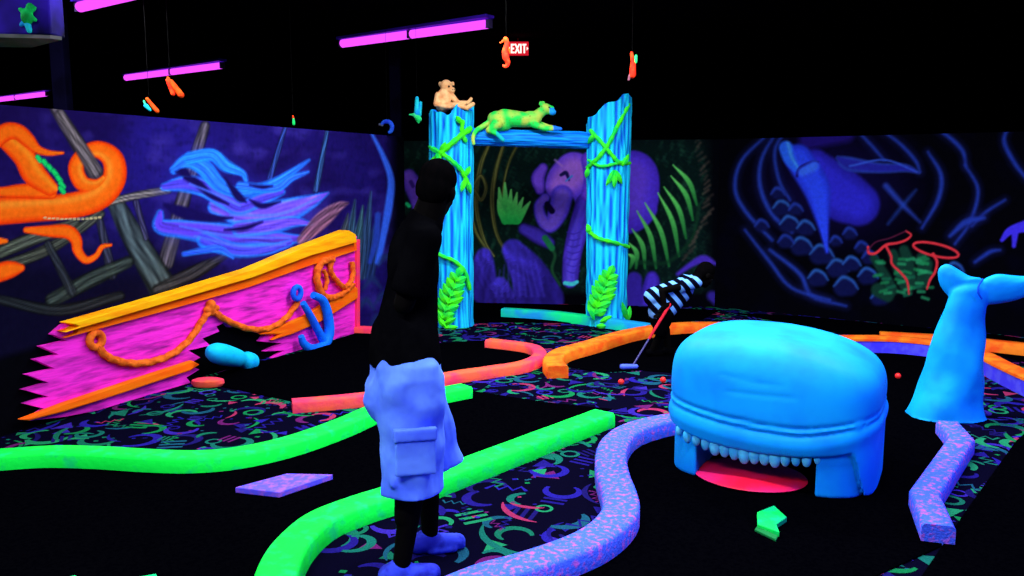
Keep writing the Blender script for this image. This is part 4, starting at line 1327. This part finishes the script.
# ---- the man in white cargo shorts, seen from his right side, leaning forward
fR, fL = P(402, 584), P(430, 552)
f, l, u = basis(math.radians(14))
mY = (fR.y + fL.y) / 2
qm = lambda px, py, dy=0.0: PD(px, py, mY + dy)
man = thing('person', 'person in black shirt and glowing white cargo shorts standing left of centre', 'person', ((fR.x + fL.x) / 2, (fR.y + fL.y) / 2, 0))
pel = qm(405, 362, 0.0); che = qm(413, 268, 0.02); nek = qm(424, 221, 0.02); hc = qm(437, 190, 0.04)
hipR, hipL = pel - l * 0.09 - u * 0.02, pel + l * 0.09 - u * 0.02
anR = fR + u * 0.085 - f * 0.0; anL = fL + u * 0.085
knR = (hipR + anR) / 2 + f * 0.05 + u * 0.03; knL = (hipL + anL) / 2 + f * 0.05 + u * 0.03
shR, shL = nek - l * 0.165 - u * 0.055 - f * 0.02, nek + l * 0.165 - u * 0.055 - f * 0.02
elR, elL = qm(404, 304, -0.15), qm(408, 300, 0.24)
wrR, wrL = qm(417, 280, -0.11), qm(420, 278, 0.14)
hyaw = Vector((0.22, 0.97, 0)).normalized()
hf = (hyaw * 0.96 - u * 0.26).normalized(); hu = (Vector((0.16, 0, 1)) - hf * (Vector((0.16, 0, 1)).dot(hf))).normalized(); hl = hu.cross(hf).normalized()
hp, hinfo = head_prims(hc, hf, hl, hu, 0.92)


def limb(a, b, c, r):
    return [capsule(a, b, r[0], r[1]), capsule(b, c, r[1], r[2])]


prims = hp + [capsule(nek - u * 0.03, hc - hu * 0.05 - hf * 0.015, 0.068, 0.06)]
prims += [ellipsoid(che, 0.09, 0.15, 0.16, Matrix((f, l, u)).transposed()), capsule(che - u * 0.1, pel, 0.095, 0.12), ellipsoid(pel, 0.12, 0.16, 0.11, Matrix((f, l, u)).transposed()), capsule(shR, shL, 0.058, 0.058), capsule(che + u * .08, nek, 0.08, 0.055)]
prims += limb(hipR, knR, anR, (0.085, 0.056, 0.036)) + limb(hipL, knL, anL, (0.085, 0.056, 0.036))
for an_, kn_ in ((anR, knR), (anL, knL)): prims.append(capsule(an_ * 0.35 + kn_ * 0.65 - f * 0.015, an_ * 0.55 + kn_ * 0.45 - f * 0.012, 0.053, 0.046))
prims += limb(shR, elR, wrR, (0.05, 0.04, 0.027)) + limb(shL, elL, wrL, (0.05, 0.04, 0.027))
for w_, e_, sg in ((wrR, elR, -1), (wrL, elL, 1)): prims += hand_prims(w_, (w_ - e_), u, l * (-sg))
for an_ in (anR, anL): prims += [capsule(an_ - u * 0.035 - f * 0.03, an_ + f * 0.09 - u * 0.05, 0.034, 0.022)]
G().add(*fuse(prims, 0.0075, 2)).build('body', M_skin, man, angle=180)
G().add(*fuse(hair_prims(hc, hf, hl, hu, 0.92), 0.009, 2)).build('hair', M_hair, man, angle=180)
eyes(hc, hf, hl, hu, man, 0.92)
RM = Matrix((f, l, u)).transposed()
prims = [ellipsoid(che, 0.102, 0.175, 0.19, RM), capsule(che - u * 0.04, pel + u * 0.06, 0.100, 0.135), capsule(shR, shL, 0.066, 0.066), capsule(che + u * .07, nek - u * 0.015, 0.092, 0.078),
         capsule(pel + u * 0.10, pel - u * 0.005, 0.138, 0.146, 20, False, True), capsule(pel + u * 0.1 - l * .05, pel - l * 0.06, 0.13, 0.14, 20, False, True), capsule(pel + u * 0.1 + l * .05, pel + l * 0.06, 0.13, 0.14, 20, False, True)]
for a, b in ((shR, elR), (shL, elL)): prims.append(capsule(a, a + (b - a) * 0.85, 0.066, 0.070, 16, False, True))
G().add(*fuse(prims, 0.012, 4)).build('shirt', M_tee, man, angle=180)
hemR, hemL = knR + (anR - knR).normalized() * 0.13, knL + (anL - knL).normalized() * 0.10
prims = [capsule(pel + u * 0.012, pel - u * 0.14, 0.140, 0.162, 20, True, False), ellipsoid(pel - u * .10, 0.16, 0.19, 0.10, RM),
         capsule(hipR - u * 0.02, hemR, 0.138, 0.118, 22, False, True), capsule(hipL - u * 0.02 + f * .03, hemL + f * .02, 0.132, 0.122, 22, False, True)]
random.seed(5)
for i in range(9):       # hanging folds
    a = hipR - u * 0.14 + f * random.uniform(-.08, .08) - l * 0.09; b = hemR + u * random.uniform(.05, .2) + f * random.uniform(-.07, .07) - l * 0.085
    prims.append(capsule(a, b, 0.014, 0.020, 8))
Vs, Fs = fuse(prims, 0.0085, 2)
Vs = [v + Vector((fnoise(v, 9, 1), fnoise(v, 9, 5), 0)) * 0.022 for v in Vs]
sh = G().add(Vs, Fs).build('shorts', M_short, man, angle=180)
pk = knR * 0.55 + hipR * 0.45 - l * 0.118 - f * 0.01 - u * 0.09
G().add(*fuse([prism([pk + f * 0.075 + u * .085, pk - f * 0.075 + u * .085, pk - f * 0.078 - u * .085, pk + f * 0.078 - u * .085], -l, 0.026)], 0.006, 8)).build('cargo_pocket', M_short, sh, angle=60)
G().add(*fuse([prism([pk + f * 0.082 + u * .10, pk - f * 0.082 + u * .10, pk - f * 0.082 + u * .05, pk + f * 0.082 + u * .05], -l, 0.033)], 0.006, 8)).build('pocket_flap', M_short, sh, angle=60)
for an_ in (anR, anL):
    b = Vector((an_.x, an_.y, 0))
    pr = [capsule(b + u * 0.045 - f * 0.05, b + u * 0.036 + f * 0.12, 0.044, 0.035), ellipsoid(b + u * 0.055 - f * 0.01, 0.06, 0.042, 0.05, RM), capsule(b + u * .016 - f * .06, b + u * .016 + f * .14, 0.016, 0.016)]
    pr.append(capsule(b + u * .016 + f * .0 - l * .03, b + u * .016 + f * .1 - l * .03, 0.015, 0.015)); pr.append(capsule(b + u * .016 + l * .03, b + u * .016 + f * .1 + l * .03, 0.015, 0.015))
    so = G().add(*fuse(pr, 0.007, 3)).build('shoe', M_shoe, man, angle=180)

# ---- the child bending with a putter
CY = P(660, 357).y
q, s = qq(CY)
kid = thing('person', 'small person in a striped top bending over with a red-gripped putter', 'person', (P(660, 357).x, CY, 0))
f = Vector((0.75, 0.3, 0)).normalized(); l = Vector((-f.y, f.x, 0)); u = Vector((0, 0, 1))
pelk = q(661, 313); chk = q(682, 289, 0.05); nkk = q(693, 281, 0.07); hck = q(705, 275, 0.08)
fr, fl_ = P(652, 357), P(668, 355)
hf = (f * 0.75 - u * 0.6).normalized(); hu = (u * 0.8 + f * 0.6).normalized(); hu = (hu - hf * hu.dot(hf)).normalized(); hl = hu.cross(hf).normalized()
hp, _ = head_prims(hck, hf, hl, hu, 0.86)
gripp = q(663, 315, -0.16)
shr, shl_ = nkk - l * 0.1 - f * 0.03, nkk + l * 0.1 - f * 0.03
elr, ell = q(662, 291, -0.13), q(676, 303, 0.02)
prims = hp + [capsule(nkk, hck - hu * 0.05, 0.04, 0.04), capsule(pelk, chk, 0.085, 0.09), capsule(chk, nkk, 0.08, 0.045), capsule(shr, shl_, 0.04, 0.04)]
hipr, hipl = pelk - l * 0.06, pelk + l * 0.06
ar, al = fr + u * 0.06, fl_ + u * 0.06
prims += limb(hipr, (hipr + ar) / 2 + f * 0.03, ar, (0.062, 0.04, 0.028)) + limb(hipl, (hipl + al) / 2 + f * 0.03, al, (0.062, 0.04, 0.028))
wr1 = gripp + u * 0.03 + f * 0.02; wr2 = gripp + u * 0.08 + f * 0.03
prims += limb(shr, elr, wr1, (0.036, 0.029, 0.021)) + limb(shl_, ell, wr2, (0.036, 0.029, 0.021))
gdir = (q(630, 366, -0.35) - gripp).normalized()
prims += hand_prims(wr1, gdir * 0.4 - f + u * -0.3, gdir, l, 0.72, 0.9) + hand_prims(wr2, gdir * 0.4 - f + u * -0.2, gdir, -l, 0.72, 0.9)
for a in (ar, al): prims.append(capsule(a - u * 0.025, a + f * 0.09 - u * 0.03, 0.032, 0.026))
G().add(*fuse(prims, 0.0065, 2)).build('body', M_skin, kid, angle=180)
G().add(*fuse(hair_prims(hck, hf, hl, hu, 0.88, 1.0), 0.009, 2)).build('hair', M_hair, kid, angle=180)
eyes(hck, hf, hl, hu, kid, 0.86)
prims = [capsule(pelk + f * 0.0 + u * 0.02, chk, 0.115, 0.105, 20), capsule(q(653, 297, -.02), chk, 0.085, 0.10, 20), capsule(q(655, 306, -.04), q(664, 309, -.05), 0.06, 0.06), capsule(chk, nkk, 0.1, 0.06), capsule(shr, shl_, 0.052, 0.052),
         capsule(shr, shr + (elr - shr) * 0.5, 0.052, 0.054, 16, False, True), capsule(shl_, shl_ + (ell - shl_) * 0.5, 0.052, 0.054, 16, False, True)]
m_, nt, b = new_mat('striped_cloth', 0.85)
N, L = nt.nodes, nt.links
tc = N.new('ShaderNodeTexCoord'); dp = N.new('ShaderNodeVectorMath'); dp.operation = 'DOT_PRODUCT'
dp.inputs[1].default_value = (0.62, 0.1, 0.55)
L.new(tc.outputs['Object'], dp.inputs[0])
mu = N.new('ShaderNodeMath'); mu.operation = 'MULTIPLY'; mu.inputs[1].default_value = 2 * PI / 0.068
L.new(dp.outputs['Value'], mu.inputs[0])
sn = N.new('ShaderNodeMath'); sn.operation = 'SINE'; L.new(mu.outputs[0], sn.inputs[0])
rp = N.new('ShaderNodeValToRGB'); rp.color_ramp.elements[0].position = 0.50; rp.color_ramp.elements[1].position = 0.62
rp.color_ramp.elements[0].color = (*lin((6, 6, 22)), 1); rp.color_ramp.elements[1].color = (*lin((110, 176, 255)), 1)
mr = N.new('ShaderNodeMapRange'); mr.inputs['From Min'].default_value = -1; mr.inputs['From Max'].default_value = 1
L.new(sn.outputs[0], mr.inputs['Value']); L.new(mr.outputs['Result'], rp.inputs['Fac']); L.new(rp.outputs['Color'], b.inputs['Base Color'])
G().add(*fuse(prims, 0.009, 3)).build('striped_top', m_, kid, angle=180)
prims = [capsule(pelk, pelk - u * 0.06, 0.098, 0.1), capsule(hipr, (hipr + ar) / 2 - u * .02, 0.075, 0.06, 14, False, True), capsule(hipl, (hipl + al) / 2 - u * .02, 0.075, 0.06, 14, False, True)]
G().add(*fuse(prims, 0.009, 3)).build('shorts', M_tee, kid, angle=180)
for a in (ar, al):
    b_ = Vector((a.x, a.y, 0.009))
    G().add(*fuse([capsule(b_ + u * .034 - f * .03, b_ + u * .028 + f * .09, 0.034, 0.027), capsule(b_ + u * .014 - f * .04, b_ + u * .014 + f * .1, 0.018, 0.018)], 0.007, 2)).build('shoe', M_tee, kid, angle=180)

# putter
hd = P(629, 367, 0.03)
put = thing('putter', 'putter with red grip, dark shaft and pale blue head held by the bending child', 'putter', (hd.x, hd.y, 0.009))
heel = Vector((hd.x, hd.y, 0.04)) + Vector((0.03, 0, 0)); topp = gripp - gdir * 0.12
gd = (heel - topp)
mid_ = topp + gd * 0.58
G().add(*tube([topp, topp + gd * .02, topp + gd * 0.3, mid_], [0.010, 0.014, 0.013, 0.011], 12)).build('grip', paint('grip_red', (214, 30, 50), (180, 24, 44), 30), put)
G().add(*tube([mid_, heel], [0.008, 0.008], 10)).build('shaft', paint('shaft_blue', (44, 40, 110), rough=0.4, spec=0.3), put)
fh = Vector((-0.9, -0.25, 0)).normalized()
G().add(*fuse([capsule(Vector((hd.x, hd.y, 0.032)) + Vector((0.06, 0.01, 0)), Vector((hd.x, hd.y, 0.032)) + Vector((-0.055, 0, 0)), 0.02, 0.024), ellipsoid((hd.x - 0.015, hd.y + 0.02, 0.03), 0.055, 0.035, 0.02)], 0.006, 2)).build('putter_head', paint('putter_head_blue', (84, 110, 250), (70, 90, 230), 10), put, angle=180)

# =============================================== HANGING AND WALL CRITTERS
M_thread = paint('thread_black', (2, 2, 3))


def hang(name, label, cat, Y, parts, top, group='hanging decorations'):
    """parts: (part name, material, [prims])"""
    c = PD(top[0], top[1], Y)
    o = thing(name, label, cat, c, group)
    for pn_, mt, pr in parts: G().add(*fuse(pr, 0.006 if Y < 9 else 0.007, 2)).build(pn_, mt, o, angle=180)
    G().add(*tube([c - Vector((0, 0, 0.02)), Vector((c.x, c.y, CEIL))], 0.0015, 6)).build('thread', M_thread, o)
    return o


M_or = paint('critter_orange', (255, 92, 20), (255, 60, 20), 14, 0.42, 0.62)
M_rd = paint('critter_red', (255, 44, 24), (255, 92, 30), 16, 0.45, 0.65)
M_cy = paint('critter_cyan', (30, 220, 230), (20, 160, 250), 12, 0.42, 0.62)
M_gn = paint('critter_green', (30, 235, 110), (70, 240, 150), 14, 0.42, 0.62)
M_bl = paint('critter_blue', (40, 110, 240), (30, 60, 220), 12, 0.42, 0.62)

Yc = 7.2; q, s = qq(Yc)
hang('hanging_fish', 'orange two-lobed creature hanging just under the violet tube at left', 'decoration', Yc, [('body', M_or, [capsule(q(171, 82), q(181, 95), 2.6 * s, 3.2 * s), capsule(q(168, 78), q(171, 83), 1.4 * s, 2 * s)]), ('wing', M_rd, [capsule(q(167, 80, -.03), q(173, 94, -.03), 1.5 * s, 2.2 * s)])], (170, 79))
hang('hanging_fish', 'orange creature with cyan belly hanging above the left mural edge', 'decoration', Yc, [('body', M_or, [capsule(q(147, 99), q(157, 111), 1.8 * s, 2.4 * s)]), ('fin', M_cy, [capsule(q(146, 106, -.02), q(150, 110, -.02), 2.4 * s, 1.6 * s)]), ('crest', M_gn, [capsule(q(144, 101, .02), q(146, 106, .02), 1.2 * s, 1.2 * s)])], (149, 101))
Yc = 8.2; q, s = qq(Yc)
hang('hanging_bird', 'tiny green and orange creature hanging above the middle of the ship mural', 'decoration', Yc, [('body', M_gn, [capsule(q(293.5, 119), q(293.8, 124), 1.3 * s, 1.5 * s)]), ('head', M_or, [capsule(q(293, 116), q(293.4, 118), 1.0 * s, 1.2 * s)])], (293, 116))
Yc = 9.2; q, s = qq(Yc)
crl = [Vector(p) for p in crom([tuple(q(381, 125)), tuple(q(384, 122)), tuple(q(389, 122)), tuple(q(392, 126)), tuple(q(391, 131)), tuple(q(388, 133))], 5)]
hang('hanging_shrimp', 'small blue curled shrimp-like creature hanging by the dark column', 'decoration', Yc, [('body', M_bl, [tube(crl, [s * (1.5 + 0.9 * math.sin(PI * i / 25)) for i in range(len(crl))], 10)]), ('head', paint('critter_grey', (90, 100, 130)), [capsule(q(379.5, 124.5), q(382, 125), 1.3 * s, 1.6 * s)])], (387, 121))
Yc = 9.0; q, s = qq(Yc)
hang('hanging_bird', 'cyan-winged green hummingbird hanging left of the monkey', 'bird', Yc, [('body', M_gn, [capsule(q(415, 115), q(419, 119), 2.6 * s, 3.0 * s), capsule(q(409, 114.6), q(415, 115), 0.7 * s, 1.8 * s), capsule(q(417, 119), q(418.5, 122.5), 2 * s, 1.3 * s)]), ('wing', M_cy, [capsule(q(417, 98), q(417, 113), 1.8 * s, 3.2 * s)]), ('wing', M_cy, [capsule(q(420.5, 103, .04), q(419, 115, .03), 1.8 * s, 2.6 * s)])], (417, 113))
Yc = 7.5; q, s = qq(Yc)
hang('hanging_parrot', 'red and green parrot hanging above the right log post', 'bird', Yc, [('body', M_rd, [capsule(q(633, 64), q(632.5, 75), 2.8 * s, 3.4 * s), capsule(q(631.5, 53), q(633, 63), 1.7 * s, 2 * s)]), ('wing', M_gn, [capsule(q(636, 56), q(635.6, 62), 1.6 * s, 1.8 * s)]), ('tail', paint('critter_mauve', (150, 90, 110)), [capsule(q(630, 75), q(628.6, 80), 1.6 * s, 1.2 * s)])], (632, 54))
Yc = 7.5; q, s = qq(Yc)
sea = [Vector(p) for p in crom([tuple(q(506, 39)), tuple(q(507, 44)), tuple(q(505, 51)), tuple(q(506, 58)), tuple(q(508, 63)), tuple(q(506, 67)), tuple(q(503, 66)), tuple(q(503.5, 64))], 5)]
hang('hanging_seahorse', 'red seahorse hanging just left of the lit exit sign', 'seahorse', Yc, [('body', M_rd, [tube(sea, [s * v for v in np.interp(np.linspace(0, 1, len(sea)), [0, .15, .4, .7, 1], [2.2, 2.4, 3.6, 1.6, 0.7])], 10), ellipsoid(q(505.5, 39.5), 3 * s, 2.6 * s, 2.8 * s), capsule(q(504, 41), q(500, 43), 1.3 * s, 0.9 * s)]), ('fin', M_or, [capsule(q(508.5, 48), q(510, 53), 1.2 * s, 1.0 * s)])], (506, 38))

# ------------------------------------------------------------- exit sign
ES = 11.3
q, s = qq(ES)
ex = q(518, 49)
sign = thing('exit_sign', 'lit red exit sign with white letters hanging from the dark ceiling', 'exit sign', (ex.x, ex.y, ex.z - 8 * s))
W2, H2 = 11.0 * s, 7.2 * s
M_case = paint('sign_case', (60, 8, 14), (40, 6, 10), 8)
G().add(*boxpts((ex.x - W2, ex.y - 0.03, ex.z - H2), (ex.x + W2, ex.y + 0.03, ex.z + H2))).build('sign_case', M_case, sign, smooth=False, bevel=0.008)
G().add(*boxpts((ex.x - W2 * .93, ex.y - 0.036, ex.z - H2 * .9), (ex.x + W2 * .93, ex.y - 0.029, ex.z + H2 * .9))).build('sign_face', emit('sign_red_glow', (0.75, 0.012, 0.03), 0.9), sign, smooth=False)
M_let = emit('sign_letters', (1.0, 0.75, 0.68), 1.6)
g = G()
yl = ex.y - 0.046


def lbox(x0, y0, x1, y1):
    g.add(*boxpts((ex.x + x0 * s, yl, ex.z + y0 * s), (ex.x + x1 * s, yl + 0.011, ex.z + y1 * s)))


def lseg(x0, y0, x1, y1, w):
    a = Vector((ex.x + x0 * s, yl, ex.z + y0 * s)); b_ = Vector((ex.x + x1 * s, yl, ex.z + y1 * s))
    d_ = (b_ - a).normalized(); n_ = Vector((-d_.z, 0, d_.x)) * (w * s / 2)
    g.add(*prism([a + n_, b_ + n_, b_ - n_, a - n_], (0, 1, 0), 0.011))


h_ = 4.4
lbox(-7.0, -h_, -5.5, h_); lbox(-7.0, h_ - 1.5, -3.4, h_); lbox(-7.0, -0.75, -3.8, 0.75); lbox(-7.0, -h_, -3.4, -h_ + 1.5)
lseg(-2.7, h_, 1.3, -h_, 1.5); lseg(1.3, h_, -2.7, -h_, 1.5)
lbox(2.0, -h_, 3.5, h_)
lbox(4.2, h_ - 1.5, 8.0, h_); lbox(5.35, -h_, 6.85, h_)
g.add(*prism([Vector((ex.x - 9.6 * s, yl, ex.z)), Vector((ex.x - 7.8 * s, yl, ex.z + 1.8 * s)), Vector((ex.x - 7.8 * s, yl, ex.z - 1.8 * s))], (0, 1, 0), 0.011))
g.add(*prism([Vector((ex.x + 10.1 * s, yl, ex.z)), Vector((ex.x + 8.4 * s, yl, ex.z - 1.8 * s)), Vector((ex.x + 8.4 * s, yl, ex.z + 1.8 * s))], (0, 1, 0), 0.011))
g.build('sign_letters', M_let, sign, smooth=False)
G().add(*tube([Vector((ex.x, ex.y, ex.z + H2)), Vector((ex.x, ex.y, CEIL))], 0.012, 8)).build('stem', M_case, sign)
ld = bpy.data.lights.new('exit_glow', 'POINT'); ld.energy = 1.2; ld.color = (1, 0.03, 0.04); ld.shadow_soft_size = 0.06
lo = bpy.data.objects.new('exit_glow', ld); COL.objects.link(lo); lo.location = (ex.x, ex.y - 0.25, ex.z)

# ------------------------------------- overhead box with turtle at top left
BY = 5.0
q, s = qq(BY)
zb_ = q(50, 38).z; xr = q(50, 20).x
bx = thing('overhead_box', 'blue-violet overhead box with grey underside at the top left corner', 'overhead box', (xr - 1.2, BY + 0.08, zb_))
G().add(*boxpts((xr - 2.4, BY, zb_ + 0.02), (xr, BY + 0.16, CEIL - 0.002))).build('box_body', paint('box_violet', (9, 7, 42), (70, 36, 235), 1.0, 0.50, 0.62), bx, smooth=False, bevel=0.01)
G().add(*prism([P(x, y, zb_) for x, y in [(-150, 34), (50, 38.5), (62, 40), (32, 47.5), (-150, 45)]], (0, 0, 1), 0.02)).build('box_underside', paint('box_grey', (120, 116, 120), (90, 100, 90), 4), bx, smooth=False)
tu = thing('turtle_figure', 'green turtle-shaped figure with cyan tail on the overhead box front', 'turtle', q(27, 17, -0.03), 'hanging decorations')
G().add(*fuse([ellipsoid(q(27, 17, -.03), 6 * s, 4 * s, 8 * s), ellipsoid(q(30, 7, -.03), 4 * s, 3 * s, 4 * s), capsule(q(23, 11, -.03), q(20.5, 9.5, -.03), 2.6 * s, 2.2 * s), capsule(q(32, 18, -.03), q(35, 20, -.03), 2.8 * s, 2.2 * s), capsule(q(33, 10, -.03), q(34.5, 8, -.03), 2.2 * s, 2 * s)], 0.007, 2)).build('shell', paint('turtle_green', (20, 236, 110), (10, 150, 60), 9, 0.42, 0.62), tu, angle=180)
G().add(*fuse([capsule(q(23, 23, -.03), q(21, 25, -.03), 2.4 * s, 1.8 * s), capsule(q(28, 25, -.03), q(29.5, 31, -.03), 3.2 * s, 2.6 * s)], 0.007, 2)).build('tail', M_cy, tu, angle=180)

# ------------------------------------------------------- black light tubes
M_tube = emit('black_light_tube', (0.80, 0.07, 1.0), 1.35)
M_pan = paint('reflector_violet', (70, 30, 190), (60, 24, 170), 4, rough=0.5)
M_end = paint('lampholder', (50, 40, 80))
dl = Vector((0.80, -0.60, 0))


def fixture(c, label, k=1.0):
    o = thing('black_light_fixture', label, 'black light', c, 'black light tubes on the ceiling')
    G().add(*bar(c - dl * (1.24 * k) + Vector((0, 0, .055)), c + dl * (1.24 * k) + Vector((0, 0, .07)), 0.13, 0.03)).build('reflector', M_pan, o, smooth=False, bevel=0.006)
    for sg in (-1, 1):
        G().add(*tube([c + dl * (sg * 0.03 * k), c + dl * (sg * 1.2 * k)], 0.044, 16)).build('tube', M_tube, o)
    for t in (-1.22 * k, 0, 1.22 * k): G().add(*bar(c + dl * (t - .02), c + dl * (t + .02), 0.06, 0.08)).build('lampholder', M_end, o, smooth=False)
    for t in (-0.9, 0.9): G().add(*tube([c + dl * t + Vector((0, 0, .07)), c + dl * t + Vector((0, 0, CEIL - c.z))], 0.004, 6)).build('hanger', M_thread, o)
    return o


fixture(P(410, 34.5, 3.05), 'longest violet tube light, above and left of the log arch', 0.86)
fixture(P(171, 72, 3.05), 'violet tube light above the middle of the left mural')
fixture(P(16, 97.5, 3.02), 'violet tube light low at the left edge, farthest away')
fixture(P(80, 7, 3.05) + dl * 1.2, 'violet tube light cut by the top edge at upper left')


def lamp(c, power, col, w=2.4, dirv=None):
    ld = bpy.data.lights.new('black_light', 'AREA'); ld.shape = 'RECTANGLE'; ld.size = w; ld.size_y = 0.16
    ld.energy = power; ld.color = col
    o = bpy.data.objects.new('black_light', ld); COL.objects.link(o); o.location = c - Vector((0, 0, 0.06))
    o.rotation_euler = (0, 0, math.atan2(dl.y, dl.x))
    if dirv is not None:
        o.rotation_euler = Vector(dirv).to_track_quat('-Z', 'Y').to_euler()
    return o


WHT = (0.92, 0.95, 1.0); VIO = (0.22, 0.16, 1.0)
lamp(Vector((2.55, 5.8, 3.25)), 125, WHT)
lamp(Vector((0.54, 3.58, 3.25)), 120, WHT)
lamp(Vector((-3.07, 6.6, 3.25)), 100, WHT)
lamp(Vector((-1.46, 1.35, 3.25)), 190, WHT)
lamp(Vector((-4.9, 4.9, 3.25)), 75, WHT)
lamp(Vector((0.2, 6.7, 3.3)), 150, WHT)
lamp(Vector((6.2, 2.5, 3.1)), 210, VIO)
lamp(Vector((4.2, 0.2, 3.1)), 170, VIO)
lamp(Vector((-3.4, -1.2, 3.1)), 130, VIO)

w = bpy.data.worlds.new('world'); scene.world = w; w.use_nodes = True
w.node_tree.nodes['Background'].inputs['Color'].default_value = (0.01, 0.008, 0.03, 1)
w.node_tree.nodes['Background'].inputs['Strength'].default_value = 0.05

for o in list(bpy.data.objects):
    if '_org' in o: del o['_org']
vs = scene.view_settings
vs.view_transform = 'Standard'; vs.look = 'None'; vs.exposure = 0.0; vs.gamma = 1.0; vs.use_curve_mapping = False
